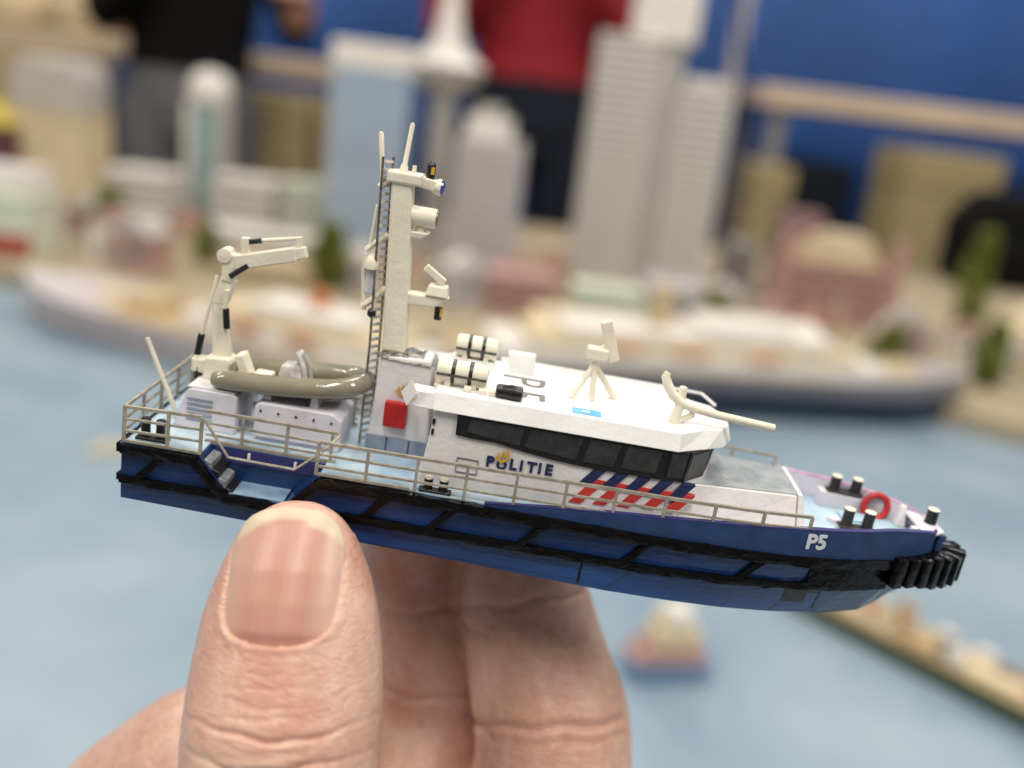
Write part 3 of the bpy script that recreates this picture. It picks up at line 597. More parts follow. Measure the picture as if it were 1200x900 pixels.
# roof gear
tmr = Matrix.Translation((40.6, 3.2, 11.53)) @ Matrix.Rotation(R(-90), 4, 'Z')
text_mesh('roof_letter', 'P', 7.6, 'grey', roof, tmr, 0.03, 0.0)
text_mesh('roof_letter', '5', 7.6, 'grey', roof, Matrix.Translation((40.6, -2.2, 11.53)) @ Matrix.Rotation(R(-90), 4, 'Z'), 0.03, 0.0)
bp_ = MB().box((48.9, -7.3, 11.52), (52.2, -5.4, 11.57)).build('blue_panel', 'blueprint', roof)
MB().box((50.0, -6.6, 11.58), (50.9, -6.1, 11.6)).build('panel_mark', 'roof', bp_)
def canister(x, y, z, L, r):
    c = MB().lathe([(r*0.55, 0), (r*0.92, 0.12), (r, 0.35), (r, L-0.35), (r*0.92, L-0.12), (r*0.55, L)], (x, y, z), 'x', 22).build('raft_canister', 'cream', boat, smooth=True)
    for f in (0.33, 0.66): MB().lathe([(r+0.02, -0.22), (r+0.07, -0.2), (r+0.07, 0.2), (r+0.02, 0.22)], (x+L*f, y, z), 'x', 22).jitter(0.05, 1.5, f).build('strap', 'black', c, smooth=True)
    MB().tube([(x+0.1, y-r-0.02, z-0.15), (x+L/2, y-r-0.08, z-0.12), (x+L-0.1, y-r-0.02, z-0.15)], 0.16, 6).build('seam_band', 'black', c)
    for f in (0.25, 0.75): MB().box((x+L*f-0.3, y-r*0.8, 11.45), (x+L*f+0.3, y+r*0.8, z-r*0.6)).build('canister_foot', 'cream', c)
canister(33.1, -4.6, 13.1, 5.9, 1.32)
canister(34.4, 2.4, 14.4, 5.1, 1.32)
MB().prism([(33.6, 11.4), (39.8, 11.4), (39.4, 13.0), (34.2, 13.0)], 'y', 1.4, 3.6).build('canister_rack', 'roof', roof)
for x in (36.5, 38.2, 39.3): MB().box((x, -6.6, 11.5), (x+0.9, -5.8, 12.1)).build('deck_fitting', 'cream', roof, bevel=0.1, seg=1)
MB().hexa([(41.0, 3.6, 11.4), (44.4, 3.6, 11.4), (44.4, 5.0, 11.4), (41.0, 5.0, 11.4), (40.8, 3.9, 14.0), (44.1, 3.9, 14.1), (44.1, 5.0, 14.1), (40.8, 5.0, 14.0)]).build('vent_box', 'roof', roof, bevel=0.08, seg=1)
MB().lathe([(0.5, 0), (0.75, 0.15), (0.78, 1.4), (0.85, 1.5), (0.85, 2.9), (0.6, 3.05)], (40.1, -6.3, 12.3), 'x', 16).build('horn', 'black', roof, smooth=True)
# tripod radar
tr_ = MB()
apex = Vector((50.9, -0.7, 15.6))
tb_ = MB().tube([apex-Vector((0, 0, 0.6)), apex+Vector((0, 0, 0.9))], 0.55, 10).build('tripod_radar', 'cream', roof, smooth=True)
for p in ((48.8, -1.9, 11.5), (51.3, -1.6, 11.5), (54.2, 0.4, 11.5)): MB().tube([p, apex], [0.38, 0.36], 8).build('tripod_leg', 'cream', tb_, smooth=True)
MB().box((49.7, -1.7, 16.3), (52.2, 0.3, 17.7)).build('radar_box', 'cream', tb_, bevel=0.2)
MB().bar((51.2, -0.9, 21.0), (53.0, -0.7, 16.4), 1.0, 1.3).build('scanner', 'cream', tb_, bevel=0.15)
MB().tube([(51.2, -0.7, 17.2), (52.2, -0.7, 18.2)], 0.5, 8).build('scanner_neck', 'cream', tb_, smooth=True)
# curved tube (water monitor) at the roof front
mo = MB().tube([(60.7, -4.4, 11.5), (60.8, -4.4, 12.6), (61.1, -4.3, 14.0)], [0.75, 0.62, 0.55], 12).build('water_monitor', 'cream', roof, smooth=True)
crv = [(59.0, -3.6, 17.0), (58.8, -3.7, 16.5), (59.2, -3.9, 15.6), (60.0, -4.2, 14.6), (61.0, -4.4, 13.9), (62.6, -4.4, 13.5), (65.5, -4.3, 13.15), (72.1, -4.2, 12.75)]
MB().tube(crv, [0.4, 0.52, 0.58, 0.58, 0.55, 0.5, 0.48, 0.46], 12).build('monitor_barrel', 'cream', mo, smooth=True)
MB().lathe([(0.5, -1.2), (0.52, 0.3), (0.42, 0.55), (0.15, 0.65)], (61.1, -3.5, 15.0), n=14).build('monitor_knob', 'cream', mo, smooth=True)
MB().tube([(61.6, -4.2, 11.9), (62.6, -4.2, 12.6), (62.4, -4.2, 13.6)], 0.4, 8).build('monitor_pipe', 'cream', mo, smooth=True)

# ------------------------------------------------------------------ THE HAND (millimetres in the boat's frame, so that it grips the hull)
import numpy as np
def skin_material():
    m = bpy.data.materials.new('skin'); m.use_nodes = True; nt = m.node_tree; N = nt.nodes; L = nt.links
    b = N['Principled BSDF']
    tc = N.new('ShaderNodeTexCoord'); at = N.new('ShaderNodeAttribute'); at.attribute_name = 'tone'
    n1 = N.new('ShaderNodeTexNoise'); n1.inputs['Scale'].default_value = 110; n1.inputs['Detail'].default_value = 5
    L.new(tc.outputs['Object'], n1.inputs['Vector'])
    r1 = N.new('ShaderNodeValToRGB'); e = r1.color_ramp.elements
    e[0].position = 0.3; e[0].color = (0.52, 0.265, 0.205, 1); e[1].position = 0.72; e[1].color = (0.65, 0.44, 0.35, 1)
    nf = N.new('ShaderNodeTexNoise'); nf.inputs['Scale'].default_value = 700; nf.inputs['Detail'].default_value = 6; L.new(tc.outputs['Object'], nf.inputs['Vector'])
    mf = N.new('ShaderNodeMath'); mf.operation = 'MULTIPLY_ADD'; mf.inputs[1].default_value = 0.55; L.new(nf.outputs['Fac'], mf.inputs[0])
    mg = N.new('ShaderNodeMath'); mg.operation = 'SUBTRACT'; mg.inputs[1].default_value = 0.275; L.new(n1.outputs['Fac'], mg.inputs[0]); L.new(mg.outputs[0], mf.inputs[2])
    L.new(mf.outputs[0], r1.inputs[0])
    # red blotches and pale callus carried by the vertex tone (0 red .. 0.5 neutral .. 1 pale)
    r2 = N.new('ShaderNodeValToRGB'); e = r2.color_ramp.elements
    e[0].position = 0.0; e[0].color = (0.36, 0.075, 0.055, 1); e[1].position = 1.0; e[1].color = (0.66, 0.47, 0.29, 1)
    L.new(at.outputs['Fac'], r2.inputs[0])
    sb = N.new('ShaderNodeMath'); sb.operation = 'SUBTRACT'; sb.inputs[1].default_value = 0.5; L.new(at.outputs['Fac'], sb.inputs[0])
    ab = N.new('ShaderNodeMath'); ab.operation = 'ABSOLUTE'; L.new(sb.outputs[0], ab.inputs[0])
    ml = N.new('ShaderNodeMath'); ml.operation = 'MULTIPLY'; ml.inputs[1].default_value = 1.7; ml.use_clamp = True; L.new(ab.outputs[0], ml.inputs[0])
    mx = N.new('ShaderNodeMixRGB'); L.new(ml.outputs[0], mx.inputs[0]); L.new(r1.outputs[0], mx.inputs[1]); L.new(r2.outputs[0], mx.inputs[2])
    L.new(mx.outputs[0], b.inputs['Base Color'])
    b.inputs['Roughness'].default_value = 0.37; b.inputs['Specular IOR Level'].default_value = 0.5
    b.inputs['Subsurface Weight'].default_value = 0.22; b.inputs['Subsurface Radius'].default_value = (1.0, 0.32, 0.16); b.inputs['Subsurface Scale'].default_value = 0.0022
    # fine skin relief: cells, cross wrinkles and pores
    v = N.new('ShaderNodeTexVoronoi'); v.feature = 'DISTANCE_TO_EDGE'; v.inputs['Scale'].default_value = 950
    wp = N.new('ShaderNodeTexNoise'); wp.inputs['Scale'].default_value = 300
    L.new(tc.outputs['Object'], wp.inputs['Vector'])
    va = N.new('ShaderNodeVectorMath'); va.operation = 'SCALE'; va.inputs[3].default_value = 0.0035; L.new(wp.outputs['Color'], va.inputs[0])
    vb = N.new('ShaderNodeVectorMath'); L.new(tc.outputs['Object'], vb.inputs[0]); L.new(va.outputs[0], vb.inputs[1]); L.new(vb.outputs[0], v.inputs['Vector'])
    cl = N.new('ShaderNodeMath'); cl.operation = 'MULTIPLY'; cl.inputs[1].default_value = 5; cl.use_clamp = True; L.new(v.outputs['Distance'], cl.inputs[0])
    mp = N.new('ShaderNodeMapping'); mp.inputs['Scale'].default_value = (110, 500, 1000); mp.inputs['Rotation'].default_value = (0, R(-10), 0)
    L.new(tc.outputs['Object'], mp.inputs[0])
    n2 = N.new('ShaderNodeTexNoise'); n2.inputs['Scale'].default_value = 1.0; n2.inputs['Detail'].default_value = 6; n2.inputs['Distortion'].default_value = 0.8
    L.new(mp.outputs[0], n2.inputs['Vector'])
    rdg = N.new('ShaderNodeMath'); rdg.operation = 'SUBTRACT'; rdg.inputs[1].default_value = 0.5; L.new(n2.outputs['Fac'], rdg.inputs[0])
    rda = N.new('ShaderNodeMath'); rda.operation = 'ABSOLUTE'; L.new(rdg.outputs[0], rda.inputs[0])
    rdm = N.new('ShaderNodeMath'); rdm.operation = 'MULTIPLY'; rdm.inputs[1].default_value = 9; rdm.use_clamp = True; L.new(rda.outputs[0], rdm.inputs[0])
    n3 = N.new('ShaderNodeTexNoise'); n3.inputs['Scale'].default_value = 2600; n3.inputs['Detail'].default_value = 4
    L.new(tc.outputs['Object'], n3.inputs['Vector'])
    a1 = N.new('ShaderNodeMath'); a1.operation = 'MULTIPLY_ADD'; a1.inputs[1].default_value = 0.55; L.new(cl.outputs[0], a1.inputs[0]); L.new(rdm.outputs[0], a1.inputs[2])
    a2 = N.new('ShaderNodeMath'); a2.operation = 'MULTIPLY_ADD'; a2.inputs[1].default_value = 0.6; L.new(n3.outputs['Fac'], a2.inputs[0]); L.new(a1.outputs[0], a2.inputs[2])
    bp = N.new('ShaderNodeBump'); bp.inputs['Strength'].default_value = 0.30; bp.inputs['Distance'].default_value = 0.00014
    L.new(a2.outputs[0], bp.inputs['Height']); L.new(bp.outputs[0], b.inputs['Normal'])
    return m
M['skin'] = skin_material()
def nail_material():
    m = bpy.data.materials.new('nail'); m.use_nodes = True; nt = m.node_tree; N = nt.nodes; L = nt.links
    b = N['Principled BSDF']; at = N.new('ShaderNodeAttribute'); at.attribute_name = 'nailcol'
    L.new(at.outputs['Color'], b.inputs['Base Color'])
    b.inputs['Specular IOR Level'].default_value = 0.35; b.inputs['Roughness'].default_value = 0.36; b.inputs['Coat Weight'].default_value = 0.16; b.inputs['Coat Roughness'].default_value = 0.24
    b.inputs['Subsurface Weight'].default_value = 0.15; b.inputs['Subsurface Radius'].default_value = (1, 0.4, 0.25); b.inputs['Subsurface Scale'].default_value = 0.001
    uv = N.new('ShaderNodeAttribute'); uv.attribute_name = 'nailuv'
    mp = N.new('ShaderNodeMapping'); mp.inputs['Scale'].default_value = (46, 1.2, 1); L.new(uv.outputs['Vector'], mp.inputs[0])
    n = N.new('ShaderNodeTexNoise'); n.inputs['Scale'].default_value = 1; n.inputs['Detail'].default_value = 3; L.new(mp.outputs[0], n.inputs['Vector'])
    bp = N.new('ShaderNodeBump'); bp.inputs['Strength'].default_value = 0.35; bp.inputs['Distance'].default_value = 0.0001
    L.new(n.outputs['Fac'], bp.inputs['Height']); L.new(bp.outputs[0], b.inputs['Normal'])
    return m
M['nail'] = nail_material()
def loft(mb, secs, n=28):
    """secs: (centre, width axis, front axis, half width, half front, half back)"""
    rings = []
    for c, wv, nv, hw, hf, hb in secs:
        c, wv, nv = Vector(c), Vector(wv), Vector(nv)
        for k in range(n):
            a = 2*math.pi*k/n; ca, sa = math.cos(a), math.sin(a)
            rings.append(c + wv*hw*ca + nv*(hf if sa > 0 else hb)*sa)
    L = len(secs)
    mb.add(rings, [(i*n+k, i*n+(k+1) % n, (i+1)*n+(k+1) % n, (i+1)*n+k) for i in range(L-1) for k in range(n)] + [tuple(range(n))[::-1], tuple(range((L-1)*n, L*n))])
def spline(pts, per=5):
    P = [Vector(p) if len(p) == 3 else np.array(p, float) for p in pts]; P = [np.array(p, float) for p in pts]; out = []
    for i in range(len(P)-1):
        p0, p1, p2, p3 = [P[max(0, min(len(P)-1, i+d))] for d in (-1, 0, 1, 2)]
        for q in range(per):
            t = q/per; out.append(0.5*((2*p1)+(p2-p0)*t+(2*p0-5*p1+4*p2-p3)*t*t+(3*p1-p0-3*p2+p3)*t**3))
    out.append(P[-1]); return out
def limb(mb, pts, n=20):
    """pts: (x, y, z, r)"""
    s = spline(pts); path = [Vector(p[:3]) for p in s]; rs = [max(0.3, float(p[3])) for p in s]
    mb.tube(path, rs, n)
TA = Vector((0.12, -0.43, -0.895)).normalized(); T0 = Vector((21.8, -16.0, -2.36))
TW = Vector((0.982, 0, 0.19)); TW = (TW - TA*TW.dot(TA)).normalized(); TN = TA.cross(TW).normalized()
if TN.y > 0: TN = -TN
TH = [(-1.75, 1.6, 0.7, 1.2), (-1.3, 2.9, 1.5, 2.4), (-0.4, 4.35, 2.5, 3.6), (0.8, 5.5, 3.3, 4.7), (2.7, 6.75, 4.2, 6.0), (5.4, 7.95, 5.2, 7.3), (8.6, 8.9, 6.1, 8.6),
      (11.5, 9.5, 6.8, 9.1), (14.3, 9.85, 7.4, 9.0), (17.5, 10.1, 8.0, 8.8), (20, 10.25, 8.6, 8.8), (22.5, 10.3, 8.8, 8.8), (25.5, 10.2, 8.6, 8.8), (30, 9.9, 8.4, 8.8), (36, 10.1, 8.6, 9.2)]
def th(t, i): return lerp([(r[0], r[i]) for r in TH], t)
hb_ = MB()
loft(hb_, [(T0+TA*t, TW, TN, w_, f_, k_) for t, w_, f_, k_ in TH], 36)
limb(hb_, [(25.5, -29.5, -30, 9.2), (24.5, -30.0, -40, 10.2), (20, -25, -54, 12.5), (15, -14, -74, 14.5), (20, 0, -100, 17), (30, 8, -130, 19)])
limb(hb_, [(26.0, 16.8, -1.5, 2.6), (26.6, 17.0, -4.0, 6.0), (28.6, 17.2, -12, 7.2), (31.8, 20.5, -23.5, 8.4), (34.6, 20.5, -30.5, 8.8), (37.2, 19.0, -39.6, 9.2), (38.6, 16.5, -51, 9.3), (37, 5, -64, 9.4), (35, 5, -80, 11), (30, 8, -120, 13)])
limb(hb_, [(45.6, 16.8, -1.5, 2.6), (46.0, 17.0, -4.0, 6.2), (47.4, 17.0, -13, 7.8), (48.9, 13.4, -23.7, 9.4), (51.4, 10.6, -30, 10.0), (55.2, 6.2, -38, 11.1), (56.4, 3.4, -42.5, 11.0), (56.9, 1.6, -49, 12.0), (56.4, 1.5, -58, 12.2), (52, 4, -82, 12), (38, 9, -124, 13)])
limb(hb_, [(-2, 3, -67, 13.2), (5, 2, -59.5, 13.8), (11, 1, -53.5, 13.6), (16, 4, -54, 11), (24, 6, -62, 10), (32, 6, -72, 10)])
limb(hb_, [(-2, 3, -67, 13.2), (0, 6, -80, 16), (12, 9, -100, 18), (28, 10, -128, 19)])
limb(hb_, [(58, -20, -84, 7), (62, -24, -76, 8), (68, -14, -64, 9), (67, 2, -70, 10), (62, 7, -90, 11), (42, 10, -128, 13)])
limb(hb_, [(70, -16, -92, 6), (74, -19, -86, 7), (79, -10, -76, 8), (77, 4, -82, 8.5), (70, 10, -98, 10), (46, 12, -130, 13)])
limb(hb_, [(34, 9, -112, 21), (30, 9, -140, 21), (24, 2, -180, 23), (8, -18, -250, 29), (-6, -34, -300, 33)])
tmp = hb_.build('hand', None)
rm = tmp.modifiers.new('r', 'REMESH'); rm.mode = 'VOXEL'; rm.voxel_size = 0.0006; rm.use_smooth_shade = True
sm = tmp.modifiers.new('s', 'SMOOTH'); sm.factor = 0.5; sm.iterations = 9
bpy.context.view_layer.update()
me = bpy.data.meshes.new_from_object(tmp.evaluated_get(bpy.context.evaluated_depsgraph_get()))
bpy.data.objects.remove(tmp); me.name = 'hand'
bmh = bmesh.new(); bmh.from_mesh(me)
es = set()
for f in bmh.faces:
    c = f.calc_center_median()*1000 - T0
    if -4 < c.dot(TA) < 30 and abs(c.dot(TW)) < 13 and -9 < c.dot(TN) < 14: es.update(f.edges)
bmesh.ops.subdivide_edges(bmh, edges=list(es), cuts=1, smooth=0.6, use_grid_fill=True)
bmh.to_mesh(me); bmh.free()
nv = len(me.vertices); co = np.empty(nv*3); me.vertices.foreach_get('co', co); co = co.reshape(-1, 3)*1000
nrm = np.empty(nv*3); me.vertices.foreach_get('normal', nrm); nrm = nrm.reshape(-1, 3)
A_, W_, N_ = (np.array(v) for v in (TA, TW, TN)); rel = co - np.array(T0)
t_, x_, d_ = rel@A_, rel@W_, rel@N_
thumb = (t_ < 40) & (np.abs(x_) < 14) & (np.abs(d_) < 14) & (co[:, 1] < -8) & (co[:, 2] > -42)
front = thumb & (d_ > -1.0)
disp = np.zeros(nv); tone = np.full(nv, 0.5)
# nail outline: half width as a function of t, cuticle at NT1, free edge at NT0
NT0, NT1 = -0.75, 12.5
NTT = [-0.75, -0.6, -0.3, 0.2, 1.0, 2.5, 5.0, 8.0, 9.6, 10.8, 11.6, 12.1, 12.4, 12.5]; NTH = [0.0, 1.9, 3.1, 4.0, 4.75, 5.3, 5.7, 5.85, 5.75, 5.3, 4.5, 3.4, 1.9, 0.0]
def nail_hw(t): return np.interp(t, NTT, NTH)
hwv = nail_hw(t_); inside = hwv - np.abs(x_)
inn = front & (t_ > NT0) & (t_ < NT1)
# signed distance to the nail outline, roughly
sd = np.where(inn, inside, -99.0)
bed = np.clip((sd+0.05)/0.45, 0, 1)
disp -= 0.75*bed*inn
lat = np.abs(x_) - nail_hw(np.clip(t_, 2.0, NT1-0.6))
rim = np.exp(-((lat-0.55)/0.55)**2)*((t_ > 1.5) & (t_ < NT1+0.4))*front
disp += 0.14*rim
# cuticle fold
ct = np.sqrt((np.clip(np.abs(x_), 0, 6)/5.9)**2.6*19 + 0) 
cl_t = np.interp(np.abs(x_), [0, 1.9, 3.4, 4.5, 5.3, 5.75, 5.85], [12.5, 12.4, 12.1, 11.6, 10.8, 9.6, 8.0])
dc = t_ - cl_t
disp += 0.09*np.exp(-((dc-0.4)/0.3)**2)*front*(np.abs(x_) < 6.3)
tone += 0.2*np.exp(-((dc-0.05)/0.16)**2)*front*(np.abs(x_) < 5.7) + 0.2*np.exp(-((lat-0.0)/0.15)**2)*front*((t_ > 2) & (t_ < 10)) + 0.08*rim
tone -= 0.22*np.exp(-((t_-14.0)/3.0)**2)*front*np.exp(-(x_/6)**2)*0
# knuckle folds on the back of the thumb
def wav(x, s): return np.array([0.28*math.sin(v*0.42+s)+0.14*math.sin(v*1.25+2*s) for v in x])
ti = np.where(front)[0]; xf, tf = x_[ti], t_[ti]
dd = np.zeros(len(ti)); tn = np.zeros(len(ti))
for (tc_, amp, wd, s, xw) in ((20.8, 0.50, 0.26, 0.3, 9), (21.9, 0.16, 0.20, 1.3, 5.5), (23.7, 0.50, 0.28, 2.2, 9), (22.7, 0.15, 0.20, 3.6, 6), (19.3, 0.12, 0.20, 4.1, 6), (25.6, 0.30, 0.28, 5.0, 8), (17.9, 0.12, 0.18, 0.9, 6), (27.0, 0.25, 0.3, 1.9, 7), (16.4, 0.08, 0.18, 2.9, 5), (14.9, 0.06, 0.16, 1.1, 5)):
    line = tc_ + wav(xf, s) - 0.012*xf**2
    g = np.exp(-((tf-line)/wd)**2)*np.clip(1.25-np.abs(xf)/xw, 0, 1)
    dd -= amp*g*0.8; tn -= 0.30*g*(amp/0.5)
disp[ti] += dd; tone[ti] += tn
# palmar joint creases of the two fingers behind
fing = (co[:, 1] > -6) & (co[:, 2] > -62) & (co[:, 0] > 22)
for (c0, ax, amp) in (((34.5, 11.5, -29.0), (0.2, -0.1, -0.95), 0.5), ((37.0, 10.0, -41.5), (0.15, -0.2, -0.96), 0.6), ((48.5, 4.0, -19.8), (0.3, -0.4, -0.86), 0.35), ((54.0, -3.0, -33.0), (0.2, -0.5, -0.84), 0.6), ((54.3, -3.6, -34.8), (0.2, -0.5, -0.84), 0.18)):
    a = np.array(ax)/np.linalg.norm(ax); q = (co-np.array(c0)); s_ = q@a
    near = fing & (np.abs(q[:, 0]) < 10.5)
    g = np.exp(-((s_ + 0.25*np.sin(q[:, 0]*0.8))/0.45)**2)*near
    disp -= amp*g; tone -= 0.18*g
# flesh colour: redder between the fingers and towards the nail, paler pads
tone += np.where(fing, 0.05, 0)
for i in range(0, nv):
    p = Vector(co[i]); f = noise.noise(p*0.13) + 0.5*noise.noise(p*0.4); tone[i] += 0.15*f
    if thumb[i]: disp[i] += 0.06*noise.noise(p*0.3) + 0.02*noise.noise(p*1.3)
tone -= 0.16*np.exp(-(((t_-3)/4.0)**2))*thumb*(np.abs(x_) > 6)
co2 = (co + nrm*disp[:, None])/1000
me.vertices.foreach_set('co', co2.astype('f').ravel())
at = me.attributes.new('tone', 'FLOAT', 'POINT'); at.data.foreach_set('value', np.clip(tone, 0, 1).astype('f'))
me.materials.clear(); me.materials.append(M['skin'])
for p in me.polygons: p.use_smooth = True
me.update()
hand = bpy.data.objects.new('hand', me); C.objects.link(hand); hand.matrix_world = BOAT
tag(hand, 'left hand pinching the police boat, thumb in front and two fingers behind', 'hand')
# thumb nail
nu, nw = 170, 70; b = MB(); cols = []; uvs = []
for j in range(nw+1):
    v = 0.5-0.5*math.cos(math.pi*j/nw); t = NT0 + (NT1 + 0.25 - NT0)*v
    tt_ = min(max(t, NT0+0.02), NT1-0.02)
    hw = float(nail_hw(np.array([tt_]))[0])*1.0 + 0.10*min(1, v*8)
    for i in range(nu+1):
        u = -1 + 2*i/nu; x = u*hw
        base = th(max(t, -1.2), 2)*0.0 + lerp([(-0.75, 2.35), (-0.3, 2.75), (0.8, 3.5), (2.7, 4.25), (5.4, 5.2), (8.6, 5.95), (11.0, 6.35), (12.6, 6.5)], t)
        dep = base - 1.75*(x/5.75)**2 - 0.55*(abs(x)/5.75)**6 + 0.05
        if v > 0.90: dep -= (v-0.90)*5.0
        b.v.append(T0 + TA*t + TW*x + TN*dep)
        # colour: pink bed, pale lunula, ivory free edge
        fe = 0.42 + 0.085*x*x + 0.25*noise.noise(Vector((x*0.6, 0, 4)))
        w1 = 1/(1+math.exp(-(fe - t)*9)); lun = math.exp(-(((t-10.9)/1.6)**2+(x/3.2)**2))
        rd = 0.5+0.5*noise.noise(Vector((x*0.5, t*0.12, 0))); st = 0.5+0.5*noise.noise(Vector((x*2.4, t*0.1, 9)))
        pink = Vector((0.43, 0.195, 0.15)).lerp(Vector((0.53, 0.30, 0.235)), rd*0.45+st*0.25+0.15)
        band_ = 0.0
        pink = pink.lerp(Vector((0.60, 0.43, 0.35)), max(0, min(1, abs(x)/5.75*1.4-0.65)) + band_)
        pink = pink.lerp(Vector((0.44, 0.22, 0.185)), 0.45*lun)
        c = pink.lerp(Vector((0.58, 0.49, 0.36)), w1)
        cols.append((c.x, c.y, c.z, 1)); uvs.append((u*0.5+0.5, v, 0))
b.f = [(j*(nu+1)+i, j*(nu+1)+i+1, (j+1)*(nu+1)+i+1, (j+1)*(nu+1)+i) for j in range(nw) for i in range(nu)]
nme = bpy.data.meshes.new('thumb_nail'); nme.from_pydata([tuple(p*0.001) for p in b.v], [], b.f); nme.update()
ca = nme.color_attributes.new('nailcol', 'FLOAT_COLOR', 'POINT')
for i, c in enumerate(cols): ca.data[i].color = c
ua = nme.attributes.new('nailuv', 'FLOAT_VECTOR', 'POINT')
for i, c in enumerate(uvs): ua.data[i].vector = c
nme.materials.append(M['nail'])
for p in nme.polygons: p.use_smooth = True
nail = bpy.data.objects.new('thumb_nail', nme); C.objects.link(nail); nail.parent = hand
so = nail.modifiers.new('thickness', 'SOLIDIFY'); so.thickness = 0.0004; so.offset = -1

# ------------------------------------------------------------------ THE HARBOUR BEHIND (metres): quay, buildings, ships, trees, visitors
def pm(name, col, rough=0.6, var=0.06, sc=25, **k): M[name] = mat(name, col, rough, var=var, scale=sc, **k)
pm('bwhite', (0.68, 0.645, 0.59)); pm('bgrey', (0.42, 0.40, 0.37)); pm('bdark', (0.25, 0.24, 0.23)); pm('bcream', (0.60, 0.49, 0.32)); pm('blilac', (0.47, 0.44, 0.47))
pm('bblue', (0.17, 0.26, 0.42)); pm('bbluefin', (0.46, 0.52, 0.58)); pm('bteal', (0.27, 0.36, 0.36)); pm('bpink', (0.40, 0.24, 0.21)); pm('bbrick', (0.33, 0.16, 0.12)); pm('bmauve', (0.23, 0.13, 0.13))
pm('btan', (0.50, 0.38, 0.22)); pm('bgreen', (0.56, 0.60, 0.48)); pm('bmaroon', (0.10, 0.035, 0.045)); pm('byellow', (0.62, 0.50, 0.08)); pm('bkhaki', (0.36, 0.29, 0.15)); pm('bglass', (0.12, 0.14, 0.16), 0.2)
pm('navy', (0.018, 0.028, 0.06), 0.4); pm('shipgrey', (0.34, 0.325, 0.33), 0.45); pm('shiplilac', (0.50, 0.46, 0.47), 0.45); pm('shiptan', (0.46, 0.33, 0.17)); pm('orange', (0.50, 0.17, 0.04)); pm('shiped', (0.36, 0.06, 0.04)); pm('greenhull', (0.07, 0.09, 0.05), 0.5)
pm('leaf', (0.17, 0.20, 0.025), 0.7, 0.4, 120); pm('bark', (0.07, 0.045, 0.02), 0.8)
pm('pine', (0.60, 0.47, 0.34), 0.5, 0.08, 6); pm('curtain', (0.018, 0.08, 0.29), 0.7, 0.15, 3); pm('redwool', (0.27, 0.008, 0.016), 0.85, 0.15, 30); pm('jeans', (0.010, 0.014, 0.024), 0.8, 0.2, 30, spec=0.2); pm('blackcloth', (0.004, 0.004, 0.0045), 0.8, 0.2, 30, spec=0.15); pm('greycloth', (0.12, 0.12, 0.13), 0.8, 0.1, 30); pm('bskin', (0.60, 0.33, 0.25), 0.5, 0.06, 20); pm('hair', (0.05, 0.03, 0.02), 0.7, 0.3, 80)
B1 = lambda: MB(1)
QZ = 0.028
def tower_block(name, label, cat, x0, x1, y0, y1, z1, body, bandm, floors, z0=QZ, group=None, roofm=None, vertical=0, proud=0.0035):
    """a block whose storeys are floor bands standing proud of a darker window strip; vertical > 0 adds upright fins instead"""
    cx, cy = (x0+x1)/2, (y0+y1)/2; r = empty(name, (cx, cy, z0)); w_, d_, h = (x1-x0)/2, (y1-y0)/2, z1-z0
    B1().box((-w_, -d_, 0), (w_, d_, h)).build('wall', body, r)
    if floors:
        p = h/floors; mb = B1().box((-w_-proud, -d_-proud, 0), (w_+proud, d_+proud, p*0.5)).build('floor_band', bandm, r)
        for i in range(1, floors):
            c = mb.copy(); C.objects.link(c); c.parent = r; c.location = (0, 0, i*p)
    if vertical:
        p = 2*w_/vertical; mb = B1().box((-w_+p*0.22, -d_-proud, 0), (-w_+p*0.72, d_+proud, h*0.985)).build('fin', bandm, r)
        for i in range(1, vertical):
            c = mb.copy(); C.objects.link(c); c.parent = r; c.location = (i*p, 0, 0)
    B1().box((-w_*1.03, -d_*1.05, h), (w_*1.03, d_*1.05, h+0.006)).build('roof', roofm or bandm, r)
    tag(r, label, cat, group); return r
# tall white tower with a lower twin slab
tw = tower_block('office_tower', 'tallest white office tower with stacked storeys and a lower side slab', 'tower', 0.085, 0.195, 1.80, 1.90, 0.475, 'bdark', 'bwhite', 28)
B1().box((0.0, -0.045, 0.447), (0.115, 0.05, 0.54)).build('tower_head', 'bwhite', tw, bevel=0.004, seg=1)
B1().box((0.055, -0.03, 0), (0.10, 0.045, 0.47)).build('recess', 'bgrey', tw)
B1().box((0.10, -0.05, 0), (0.195, 0.05, 0.375)).build('side_slab', 'bdark', tw)
mb = B1().box((0.098, -0.054, 0.0), (0.199, 0.054, 0.0085)).build('floor_band', 'bwhite', tw)
for i in range(1, 23):
    c = mb.copy(); C.objects.link(c); c.parent = tw; c.location = (0, 0, i*0.0163)
B1().box((0.11, -0.04, 0.375), (0.185, 0.04, 0.395)).build('plant_room', 'bwhite', tw)
bb = tower_block('blue_glass_tower', 'blue glass tower with upright pale fins and white top band', 'tower', -0.385, -0.245, 1.74, 1.84, 0.365, 'bblue', 'bbluefin', 0, vertical=13)
B1().box((-0.072, -0.052, 0.337), (0.072, 0.052, 0.385)).build('top_band', 'bwhite', bb, bevel=0.003, seg=1)
eu = empty('observation_tower', (-0.205, 1.95, QZ)); tag(eu, 'slender grey observation tower with round crow nest and thin spire', 'tower')
B1().lathe([(0.032, 0), (0.026, 0.06), (0.0235, 0.33)], n=24).build('shaft', 'bgrey', eu, smooth=True)
B1().lathe([(0.03, 0.315), (0.062, 0.335), (0.076, 0.35), (0.078, 0.365), (0.060, 0.378), (0.045, 0.392), (0.02, 0.40)], n=28).build('crow_nest', 'bwhite', eu, smooth=True)
B1().lathe([(0.079, 0.352), (0.080, 0.360)], n=28).build('window_ring', 'bglass', eu)
